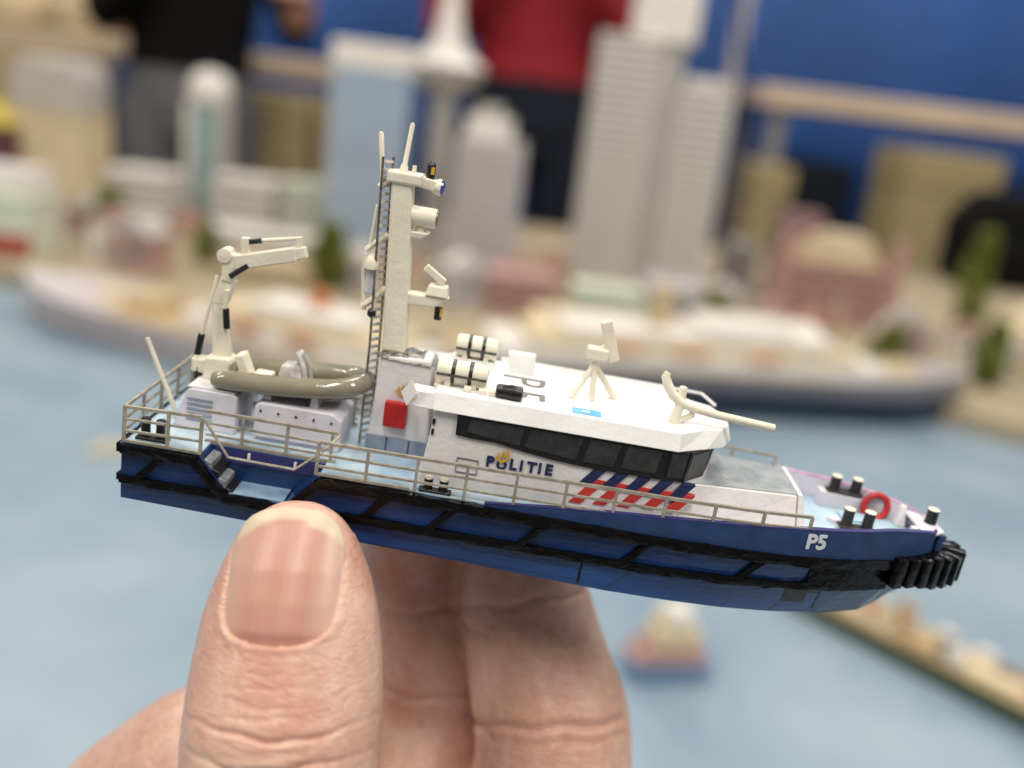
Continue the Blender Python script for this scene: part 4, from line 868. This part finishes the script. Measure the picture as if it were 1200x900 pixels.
B1().lathe([(0.04, 0.395), (0.026, 0.43), (0.016, 0.50), (0.012, 0.60), (0.004, 0.66)], n=16).build('spire', 'bwhite', eu, smooth=True)
li = tower_block('lilac_apartment_block', 'pale lilac stepped apartment block below the red sweater', 'apartment block', -0.145, -0.03, 1.68, 1.76, 0.27, 'bgrey', 'blilac', 14)
B1().box((-0.045, -0.03, 0.24), (0.035, 0.03, 0.285)).build('upper_storey', 'bwhite', li); B1().box((-0.03, -0.02, 0.285), (0.015, 0.02, 0.305)).build('plant_room', 'bgrey', li)
te = tower_block('teal_tower', 'slim teal glass tower capped by a white dome', 'tower', -0.715, -0.665, 1.97, 2.03, 0.265, 'bteal', 'bteal', 22, proud=0.002)
B1().lathe([(0.040, 0.237), (0.043, 0.25), (0.043, 0.27), (0.036, 0.288), (0.022, 0.298), (0.004, 0.302)], n=24).build('dome', 'bwhite', te, smooth=True)
B1().box((-0.042, -0.028, 0), (-0.0275, 0.028, 0.235)).build('service_core', 'bwhite', te)
B1().box((0.027, -0.028, 0), (0.038, 0.028, 0.235)).build('service_core', 'bgrey', te)
tower_block('low_white_hall', 'low white hall left of the slim teal tower', 'building', -0.82, -0.70, 1.80, 1.90, 0.125, 'bdark', 'bwhite', 5)
tower_block('grey_white_hall', 'low grey white building right of the slim teal tower', 'building', -0.61, -0.50, 1.80, 1.90, 0.135, 'bdark', 'bwhite', 5)
tower_block('striped_grey_block', 'grey green block with upright columns left of the blue tower', 'building', -0.475, -0.385, 1.78, 1.86, 0.145, 'bdark', 'bgreen', 0, vertical=8)
cr = tower_block('cream_block', 'broad cream block with pale grey rounded upper storeys at left', 'building', -1.15, -0.985, 2.06, 2.2, 0.195, 'bcream', 'bcream', 0)
B1().prism([(-0.085, 0.165), (0.085, 0.165), (0.085, 0.255), (0.06, 0.285), (-0.05, 0.285), (-0.085, 0.25)], 'y', -0.065, 0.065).build('upper_storey', 'bgrey', cr, bevel=0.012)
mr = tower_block('maroon_shed', 'dark maroon shed with yellow roof at the left edge', 'shed', -1.25, -1.125, 2.0, 2.1, 0.165, 'bmaroon', 'bmaroon', 0, roofm='byellow')
B1().prism([(-0.064, 0.143), (0.064, 0.143), (0.0, 0.185)], 'y', -0.052, 0.052).build('gable', 'byellow', mr)
pk = tower_block('brick_warehouse', 'large mauve brick warehouse with cream roof and corner turrets', 'warehouse', 0.455, 0.655, 1.68, 1.80, 0.125, 'bmauve', 'bpink', 5, roofm='bpink')
B1().prism([(-0.09, 0.105), (0.08, 0.105), (0.05, 0.155), (-0.05, 0.155)], 'y', -0.05, 0.05).build('pitched_roof', 'bcream', pk)
for sx in (-1, 1): B1().box((sx*0.1-0.012, -0.072, 0), (sx*0.1+0.012, -0.045, 0.16)).build('turret', 'bpink', pk)
B1().box((-0.10, -0.02, 0.10), (-0.03, 0.055, 0.185)).build('stair_head', 'bmauve', pk)
wr = tower_block('white_quay_house', 'white house with cream gable at the right edge of the quay', 'house', 0.745, 0.87, 1.40, 1.49, 0.085, 'bdark', 'bwhite', 3)
B1().prism([(-0.062, 0.063), (0.062, 0.063), (0.0, 0.12)], 'y', -0.045, 0.045).build('gable', 'bcream', wr)
B1().box((-0.05, -0.052, 0.01), (0.0, -0.045, 0.04)).build('door', 'btan', wr)
pg = tower_block('pale_green_shed', 'pale green terminal shed with red band at the left shore', 'shed', -0.92, -0.765, 1.42, 1.52, 0.115, 'bgreen', 'bgreen', 0)
B1().box((-0.079, -0.056, 0.005), (0.079, -0.05, 0.035)).build('red_band', 'shiped', pg); B1().box((-0.05, -0.03, 0.09), (0.07, 0.05, 0.13)).build('upper_storey', 'bwhite', pg)
tower_block('white_terminal', 'long low white terminal in front of the brick warehouse', 'building', 0.26, 0.45, 1.36, 1.43, 0.07, 'bgrey', 'bwhite', 3)
tower_block('cream_terminal', 'long low cream shed on the quay behind the grey ship', 'shed', 0.02, 0.24, 1.33, 1.40, 0.055, 'bbrick', 'bcream', 2)
tower_block('mint_kiosk', 'small mint green hall at the foot of the tall white tower', 'building', 0.08, 0.19, 1.46, 1.54, 0.075, 'bteal', 'bgreen', 3)
tower_block('lilac_low_hall', 'low lilac grey hall beside the mint green hall', 'building', 0.20, 0.30, 1.50, 1.6, 0.085, 'bdark', 'blilac', 4)
tower_block('pink_house_row', 'pinkish brick row left of the mint green hall', 'building', -0.06, 0.05, 1.44, 1.52, 0.085, 'bmauve', 'bpink', 4)
tower_block('yellow_shed', 'sand yellow shed on the quay under the boat crane', 'shed', -0.47, -0.33, 1.42, 1.5, 0.06, 'bdark', 'btan', 2)
tower_block('white_low_row', 'low white row of offices behind the small crane boom', 'building', -0.56, -0.36, 1.58, 1.66, 0.075, 'bdark', 'bwhite', 3)
tower_block('dark_gap_block', 'dark grey narrow block right of the tall white tower', 'building', 0.40, 0.45, 1.86, 1.96, 0.12, 'bdark', 'bdark', 5)
# small houses along the quay
HK = [('bwhite', 'bpink', 'white walls and pink roof'), ('bcream', 'bbrick', 'cream walls and brick red roof'), ('bpink', 'bgrey', 'pink walls and grey roof'), ('blilac', 'bwhite', 'lilac walls and white roof')]
def house_(k_, x, y, w_, d_, h, rz, where):
    wm, rmm, lab = HK[k_]; r = empty('small_house', (x, y, QZ), rz)
    B1().box((-w_, -d_, 0), (w_, d_, h)).build('wall', wm, r)
    B1().prism([(-w_*1.08, h), (w_*1.08, h), (w_*0.1, h+w_*0.75), (-w_*0.1, h+w_*0.75)], 'y', -d_*1.05, d_*1.05).build('roof', rmm, r)
    B1().box((-w_*0.5, -d_-0.001, 0), (-w_*0.1, -d_+0.001, h*0.55)).build('door', 'bdark', r)
    for q in range(2): B1().box((w_*(0.1+0.42*q), -d_-0.001, h*0.4), (w_*(0.38+0.42*q), -d_+0.001, h*0.8)).build('window', 'bglass', r)
    tag(r, 'small house with ' + lab + ' ' + where, 'house', 'small houses of the model town')
rnd = random.Random(5)
spots = [(-0.68, 1.52, 'behind the pale ship bow'), (-0.63, 1.70, 'below the slim teal tower'), (-0.60, 1.44, 'left of the yellow shed'), (-0.27, 1.50, 'right of the tree by the crane boom'),
         (-0.24, 1.60, 'at the foot of the blue glass tower'), (-0.20, 1.42, 'just left of the boat mast'), (-0.13, 1.56, 'below the observation tower'), (-0.10, 1.47, 'at the left end of the pink row'),
         (-0.02, 1.60, 'below the lilac apartment block'), (0.05, 1.62, 'between lilac block and tall white tower'), (0.33, 1.55, 'right of the low shrub'), (0.36, 1.66, 'at the foot of the lower side slab'),
         (0.41, 1.52, 'left of the brick warehouse'), (0.47, 1.46, 'in front of the left warehouse turret'), (0.60, 1.45, 'in front of the right warehouse turret'), (0.64, 1.55, 'right of the brick warehouse'),
         (0.76, 1.58, 'left of the tall slim tree'), (-0.86, 1.62, 'behind the pale green shed'), (-0.80, 1.70, 'below the low white hall'), (-0.99, 1.60, 'below the broad cream block')]
for i, (x, y, where) in enumerate(spots): house_(i % 4, x, y, rnd.uniform(0.022, 0.036), rnd.uniform(0.02, 0.035), rnd.uniform(0.03, 0.065), rnd.uniform(-0.3, 0.3), where)
# trees with leaf clumps
def tree_(label, x, y, h, w_, low=0.25, seed=0):
    r = empty('model_tree', (x, y, QZ)); rn = random.Random(seed)
    B1().tube([(0, 0, 0), (w_*0.05, 0, h*0.4), (0, 0, h*0.8)], [h*0.05, h*0.035, h*0.012], 7).build('trunk', 'bark', r)
    cr_ = B1()
    for i in range(1100):
        a = rn.uniform(0, 6.28); zz = rn.random(); rr = w_*math.sqrt(rn.random())*(0.55+0.45*math.sin(math.pi*min(1, zz*0.9+0.15)))
        lump = 0.75+0.25*math.sin(a*3+seed)+0.15*math.sin(zz*9+a)
        p = Vector((rr*lump*math.cos(a), rr*lump*math.sin(a), h*(low+(1-low)*zz)))
        d1 = Vector((rn.uniform(-1, 1), rn.uniform(-1, 1), rn.uniform(-1, 1))).normalized()*w_*0.19; d2 = d1.cross(Vector((rn.uniform(-1, 1), rn.uniform(-1, 1), 1))).normalized()*w_*0.15
        cr_.add([p-d1, p+d2, p+d1, p-d2], [(0, 1, 2, 3)])
    cr_.build('crown', 'leaf', r); tag(r, label, 'tree')
tree_('round green model tree at left between cream and white blocks', -0.725, 1.60, 0.10, 0.034, 0.1, 1)
tree_('green model tree just right of the boat crane boom', -0.312, 1.47, 0.105, 0.036, 0.1, 2)
tree_('faint green bush behind the boat crane knuckle', -0.535, 1.55, 0.07, 0.024, 0.05, 3)
tree_('green tree in front of the mauve brick warehouse', 0.54, 1.345, 0.075, 0.03, 0.05, 4)
tree_('tall slim green tree beside the black rucksack', 0.79, 1.66, 0.20, 0.034, 0.05, 5)
tree_('leafy green tree left of the white quay house', 0.70, 1.36, 0.10, 0.03, 0.05, 6)
tree_('low green shrub at the foot of the tall white tower', 0.30, 1.455, 0.075, 0.03, 0.05, 7)
# ships
def hull_mesh(L, Bm, z0, z1, flare=1.0, bow=0.22, stern=0.10, sheer=0.0):
    b = B1(); n = 24
    for i in range(n+1):
        f = i/n; x = -L/2 + L*f
        hb = Bm/2*min(1, (f/stern)**0.5 if f < stern and f > 0 else (0.55 if f == 0 else 1))
        if f > 1-bow: hb = Bm/2*(1-((f-(1-bow))/bow)**2.0)
        hb = max(hb, 0.0006); zt = z1 + sheer*max(0, (f-0.6)/0.4)**2
        xo = 0.10*L*bow*max(0, (f-(1-bow))/bow)
        b.v += [Vector((x, -hb*0.8, z0)), Vector((x+xo, -hb*flare, zt)), Vector((x+xo, hb*flare, zt)), Vector((x, hb*0.8, z0))]
    for i in range(n):
        for j in range(4): b.f.append((i*4+j, (i+1)*4+j, (i+1)*4+(j+1) % 4, i*4+(j+1) % 4))
    b.f += [(0, 1, 2, 3), (n*4, n*4+1, n*4+2, n*4+3)]
    return b
def ship_(name, label, cat, loc, rz, L, Bm, F, upper, lower, deckm, tiers, extra=(), split=0.45):
    r = empty(name, loc, rz); 
    hull_mesh(L, Bm, -0.003, F*split).build('hull', lower, r)
    hull_mesh(L*1.002, Bm*1.02, F*split-0.0005, F, sheer=F*0.25).build('upper_hull', upper, r)
    hull_mesh(L*0.985, Bm*0.93, F, F+0.0012).build('deck', deckm, r)
    for (a, c, w_, z0, z1, m) in tiers: B1().box((a*L, -w_*Bm, F+z0), (c*L, w_*Bm, F+z1)).build('deckhouse', m, r, bevel=0.0015, seg=1)
    for (kind, x, h, rr, m) in extra:
        if kind == 'funnel': B1().lathe([(rr, 0), (rr*0.9, h)], (x*L, 0, F), n=16).build('funnel', m, r, smooth=True)
        elif kind == 'mast': B1().tube([(x*L, 0, F), (x*L, 0, F+h)], rr, 6).build('mast', m, r)
        elif kind == 'boat':
            for s in (-1, 1): B1().box((x*L-rr, s*Bm*0.42-0.004, F+h), (x*L+rr, s*Bm*0.42+0.004, F+h+0.007)).build('lifeboat', m, r, bevel=0.002)
    tag(r, label, cat); return r
ship_('pale_liner', 'pale lilac hulled model ship with sandy deck, bow pointing left', 'ship', (-0.36, 1.125, 0), R(180-21), 0.66, 0.135, 0.045, 'shiplilac', 'shiplilac', 'shiptan',
      [(-0.42, 0.05, 0.36, 0, 0.022, 'bwhite'), (-0.38, 0.0, 0.30, 0.022, 0.036, 'bcream'), (-0.30, -0.08, 0.24, 0.036, 0.05, 'bwhite'), (0.14, 0.22, 0.20, 0, 0.018, 'btan'), (0.26, 0.31, 0.16, 0, 0.012, 'bcream')],
      [('funnel', -0.2, 0.07, 0.012, 'orange'), ('mast', 0.1, 0.07, 0.002, 'bcream'), ('boat', -0.1, 0.022, 0.02, 'orange'), ('boat', -0.22, 0.022, 0.02, 'orange')])
ship_('ocean_liner', 'long model liner with grey upper hull and navy waterline behind the wheelhouse', 'ship', (0.26, 1.185, 0), R(12), 0.72, 0.12, 0.06, 'shipgrey', 'navy', 'shiptan',
      [(-0.42, 0.30, 0.44, 0, 0.018, 'bwhite'), (-0.36, 0.24, 0.40, 0.018, 0.032, 'bcream'), (-0.30, 0.20, 0.34, 0.032, 0.044, 'bwhite'), (-0.05, 0.12, 0.28, 0.044, 0.055, 'bwhite'), (0.32, 0.40, 0.25, 0, 0.01, 'btan')],
      [('funnel', -0.12, 0.095, 0.016, 'btan'), ('mast', 0.22, 0.10, 0.0025, 'bcream'), ('boat', -0.2, 0.018, 0.022, 'orange'), ('boat', -0.08, 0.018, 0.022, 'orange'), ('boat', 0.06, 0.018, 0.022, 'orange')], split=0.62)
ship_('harbour_tug', 'small tug with cream cabin and navy hull floating right of the fingers', 'tug boat', (0.130, 0.563, 0), R(12), 0.064, 0.032, 0.014, 'bblue', 'bblue', 'bpink',
      [(-0.36, 0.34, 0.40, 0, 0.010, 'bpink'), (-0.26, 0.24, 0.34, 0.010, 0.024, 'bcream'), (-0.14, 0.16, 0.26, 0.024, 0.036, 'bwhite')], [('mast', 0.0, 0.05, 0.0008, 'bcream'), ('funnel', -0.18, 0.034, 0.004, 'bcream')])
barge = ship_('river_barge', 'long sandy decked barge with dark green hull at lower right', 'barge', (0.33, 0.605, 0), R(-45), 0.26, 0.036, 0.015, 'greenhull', 'greenhull', 'btan',
      [(-0.42, -0.12, 0.36, 0, 0.008, 'bcream'), (-0.10, 0.02, 0.38, 0, 0.009, 'shiptan'), (0.04, 0.26, 0.36, 0, 0.008, 'bcream'), (0.29, 0.40, 0.36, 0, 0.018, 'bpink'), (0.31, 0.37, 0.28, 0.018, 0.028, 'bcream')], [('mast', 0.27, 0.045, 0.001, 'bcream'), ('mast', -0.11, 0.03, 0.001, 'orange')])
for i in range(26):
    x = rnd.uniform(-0.115, 0.11); y = rnd.uniform(-0.012, 0.012); h = rnd.uniform(0.004, 0.013); a = rnd.uniform(0.003, 0.008)
    B1().box((x-a, y-a*0.6, 0.021), (x+a, y+a*0.6, 0.0235+h)).build('deck_cargo', rnd.choice(['orange', 'bcream', 'bpink', 'btan', 'bdark', 'bwhite']), barge)
ship_('white_launch', 'tiny white launch on the water beside the boat stern', 'launch', (-0.365, 0.805, 0), R(30), 0.04, 0.014, 0.006, 'bwhite', 'bgreen', 'bcream', [(-0.2, 0.15, 0.3, 0, 0.006, 'bcream')])

# behind the display: trestle tables with boxes, blue curtain, visitors
def trestle(label, x0, x1, y0, y1, zt):
    r = empty('trestle_table', ((x0+x1)/2, (y0+y1)/2, -0.80)); w_, d_ = (x1-x0)/2, (y1-y0)/2; h = zt+0.80
    B1().box((-w_, -d_, h-0.07), (w_, d_, h)).build('table_top', 'pine', r, bevel=0.006, seg=1)
    for sx in (-1, 1):
        for sy in (-1, 1): B1().box((sx*(w_-0.08)-0.025, sy*(d_-0.06)-0.025, 0), (sx*(w_-0.08)+0.025, sy*(d_-0.06)+0.025, h-0.07)).build('leg', 'bdark', r)
    tag(r, label, 'table'); return r
trestle('long pine topped table at right under the blue curtain', 0.72, 2.9, 3.35, 3.95, 0.475)
trestle('pine topped table at left behind the black jacketed visitor', -2.9, -0.62, 3.45, 4.0, 0.375)
def crate(label, x0, x1, y0, y1, z0, z1, m, cat='box'):
    r = empty('storage_box', ((x0+x1)/2, (y0+y1)/2, z0)); w_, d_, h = (x1-x0)/2, (y1-y0)/2, z1-z0
    B1().box((-w_, -d_, 0), (w_, d_, h*0.9)).build('box_body', m, r, bevel=0.01); B1().box((-w_*1.03, -d_*1.03, h*0.9), (w_*1.03, d_*1.03, h)).build('lid', m, r, bevel=0.006)
    tag(r, label, cat)
crate('big khaki storage box under the pine table at right', 1.13, 1.42, 3.0, 3.3, -0.80, 0.33, 'bkhaki')
crate('brown storage box left of the big khaki one under the table', 0.70, 0.83, 3.15, 3.45, -0.80, 0.22, 'bkhaki')
crate('dark blue storage box between the two khaki boxes', 0.86, 1.1, 3.4, 3.7, -0.80, 0.24, 'jeans')
crate('left khaki storage box under the left pine table', -1.02, -0.78, 3.2, 3.42, -0.80, 0.26, 'bkhaki')
crate('right khaki storage box beside the blue glass tower', -0.76, -0.52, 3.25, 3.45, -0.80, 0.25, 'bkhaki')
crate('brown crate standing below the cream sacks at the left edge', -2.0, -1.52, 3.1, 3.4, -0.80, 0.30, 'btan', 'crate')
for i, (x, z, lab) in enumerate(((-1.99, 0.375, 'leftmost cream rounded sack at the upper left corner'), (-1.71, 0.375, 'second cream rounded sack, beside the black jacket'))):
    o = B1().lathe([(0.10, 0), (0.16, 0.03), (0.17, 0.1), (0.13, 0.17), (0.05, 0.2), (0.03, 0.23)], n=20).jitter(0.02, 6, i).build('paper_sack', 'bcream', None, smooth=True)
    o.location = (x, 3.7, z); nk = B1().lathe([(0.04, 0.2), (0.035, 0.215)], n=12).build('tie', 'btan', o); tag(o, lab, 'sack')
rk = empty('rucksack', (1.19, 2.42, QZ)); tag(rk, 'black rucksack standing on the display at the right edge', 'rucksack')
B1().prism([(-0.13, 0), (0.13, 0), (0.14, 0.17), (0.09, 0.235), (-0.08, 0.235), (-0.14, 0.16)], 'y', -0.06, 0.07).build('bag_body', 'blackcloth', rk, bevel=0.03, seg=3, smooth=True)
B1().box((-0.08, -0.1, 0.02), (0.08, -0.058, 0.12)).build('front_pocket', 'blackcloth', rk, bevel=0.015)
B1().tube([(-0.04, 0, 0.22), (-0.03, 0, 0.26), (0.03, 0, 0.26), (0.04, 0, 0.22)], 0.008, 8).build('handle', 'blackcloth', rk)
cu = B1(); nx = 260
for i in range(nx+1):
    x = -5+10*i/nx; y = 4.5 + 0.03*math.sin(x*3.3+math.sin(x*1.7)) + 0.012*math.sin(x*11+2*math.sin(x*2.3)) + 0.03*math.sin(x*1.3)
    for z in (-0.75, 0.6, 2.2): cu.v.append(Vector((x, y+0.02*math.sin(z*3+x), z)))
cu.f = [(i*3+j, (i+1)*3+j, (i+1)*3+j+1, i*3+j+1) for i in range(nx) for j in range(2)]
cuo = cu.build('curtain', 'curtain', None, smooth=True); so = cuo.modifiers.new('t', 'SOLIDIFY'); so.thickness = 0.004
tag(cuo, 'blue curtain hanging in folds across the back of the hall', 'curtain')
po = empty('partition_post', (0.60, 3.3, -0.80)); B1().box((-0.02, -0.02, 0), (0.02, 0.02, 2.0)).build('post', 'blilac', po, bevel=0.004); B1().tube([(-0.03, -0.026, 2.0), (-0.02, -0.03, 1.5), (0.03, -0.03, 1.25), (0.03, -0.03, 0.4)], 0.006, 6).build('cable', 'blackcloth', po)
B1().box((-0.2, -0.15, 0), (0.2, 0.15, 0.02)).build('foot', 'bgrey', po); tag(po, 'pale grey partition post with a black cable running down', 'post')
def person_(label, x, y, rz, top, legs, armR, armL, s=1.0, hem=1.0):
    """standing visitor, 1.75 m: one continuous remeshed body; clothing colours by zone, hair as a child"""
    b = B1()
    def lb(pts): b.tube([Vector(p[:3]) for p in spline(pts, 4)], [float(p[3]) for p in spline(pts, 4)], 16)
    for sx in (-1, 1):
        lb([(sx*0.10, 0.0, 0.96, 0.10), (sx*0.105, -0.01, 0.78, 0.095), (sx*0.11, -0.01, 0.5, 0.07), (sx*0.115, 0.02, 0.28, 0.065), (sx*0.12, 0.03, 0.07, 0.055)])
        lb([(sx*0.12, 0.05, 0.045, 0.045), (sx*0.13, -0.08, 0.04, 0.045), (sx*0.135, -0.17, 0.035, 0.03)])
    n = 20; rings = []
    for z, w_, d_ in ((0.86, 0.165, 0.115), (0.95, 0.185, 0.13), (1.02, 0.18, 0.125), (1.12, 0.17, 0.12), (1.28, 0.195, 0.13), (1.40, 0.205, 0.12), (1.47, 0.15, 0.09), (1.50, 0.07, 0.065)):
        rings += [Vector((w_*math.cos(2*math.pi*k/n), d_*math.sin(2*math.pi*k/n), z)) for k in range(n)]
    b.add(rings, [(i*n+k, i*n+(k+1) % n, (i+1)*n+(k+1) % n, (i+1)*n+k) for i in range(7) for k in range(n)] + [tuple(range(n))[::-1], tuple(range(7*n, 8*n))])
    lb([(0, 0.0, 1.45, 0.06), (0, -0.01, 1.54, 0.055), (0, -0.015, 1.60, 0.07), (0, -0.015, 1.67, 0.088), (0, -0.01, 1.73, 0.075), (0, -0.01, 1.765, 0.03)])
    lb([(0, -0.10, 1.645, 0.012), (0, -0.112, 1.63, 0.014), (0, -0.09, 1.615, 0.014)])
    for sx, arm in ((-1, armR), (1, armL)):
        lb([(sx*0.17, 0, 1.42, 0.065)] + arm)
        hx, hy, hz, _ = arm[-1]; ex, ey, ez, _ = arm[-2]; d = Vector((hx-ex, hy-ey, hz-ez)).normalized(); sd = d.cross(Vector((0, 0, 1)))
        sd = sd.normalized() if sd.length > 0.1 else Vector((1, 0, 0))
        for q in range(4):
            p = Vector((hx, hy, hz)) + sd*(q-1.5)*0.02; b.tube([p, p+d*0.05, p+d*0.085+Vector((0, 0, -0.015))], [0.012, 0.011, 0.008], 8)
        p = Vector((hx, hy, hz)) + sd*0.03; b.tube([p, p+d*0.03+sd*0.025, p+d*0.055+sd*0.03], [0.013, 0.012, 0.009], 8)
    t = b.build('person', None); r_ = t.modifiers.new('r', 'REMESH'); r_.mode = 'VOXEL'; r_.voxel_size = 0.009; s_ = t.modifiers.new('s', 'SMOOTH'); s_.iterations = 3
    bpy.context.view_layer.update(); me = bpy.data.meshes.new_from_object(t.evaluated_get(bpy.context.evaluated_depsgraph_get())); bpy.data.objects.remove(t)
    me.materials.clear()
    for m in (top, legs, 'bskin', 'blackcloth'): me.materials.append(M[m])
    hands = [Vector(a[-1][:3]) for a in (armR, armL)]
    for p in me.polygons:
        c = p.center; p.use_smooth = True
        if any((c-h).length < 0.10 for h in hands) or c.z > 1.51: p.material_index = 2
        elif c.z > hem or abs(c.x) > 0.22 or c.y < -0.2 and c.z > 0.3: p.material_index = 0
        elif c.z < 0.08: p.material_index = 3
        else: p.material_index = 1
    o = bpy.data.objects.new('person', me); C.objects.link(o); o.location = (x, y, -0.80); o.rotation_euler = (0, 0, rz); o.scale = (s, s, s)
    h = B1().lathe([(0.06, 1.765), (0.085, 1.74), (0.096, 1.69), (0.09, 1.64), (0.06, 1.60)], (0, 0.02, 0), n=18).build('hair', 'hair', o, smooth=True)
    for sx in (-1, 1): B1().lathe([(0.004, 0), (0.012, 0.004), (0.004, 0.01)], (sx*0.03, -0.098, 1.67), 'y', 10).build('eye', 'blackcloth', o)
    tag(o, label, 'person'); return o
person_('person in dark red sweater and dark jeans standing behind the towers', -0.045, 3.02, 0.0, 'redwool', 'jeans',
        [(-0.24, 0.02, 1.30, 0.065), (-0.25, 0.0, 1.17, 0.06), (-0.20, -0.12, 1.22, 0.048), (-0.12, -0.22, 1.33, 0.036), (-0.08, -0.25, 1.38, 0.03)],
        [(0.24, 0.02, 1.30, 0.065), (0.25, 0.0, 1.17, 0.06), (0.20, -0.12, 1.22, 0.048), (0.12, -0.22, 1.33, 0.036), (0.08, -0.25, 1.38, 0.03)], 1.12, 1.065)
person_('person in black jacket and grey trousers at upper left, one hand out', -1.09, 2.98, 0.25, 'blackcloth', 'greycloth',
        [(-0.22, 0.02, 1.28, 0.06), (-0.23, 0.0, 1.18, 0.055), (-0.17, -0.12, 1.22, 0.045), (-0.1, -0.2, 1.3, 0.036), (-0.06, -0.23, 1.34, 0.03)],
        [(0.25, 0.02, 1.3, 0.06), (0.29, -0.02, 1.2, 0.055), (0.30, -0.08, 1.22, 0.045), (0.31, -0.14, 1.26, 0.036), (0.30, -0.17, 1.27, 0.032)], 1.05, 1.05)
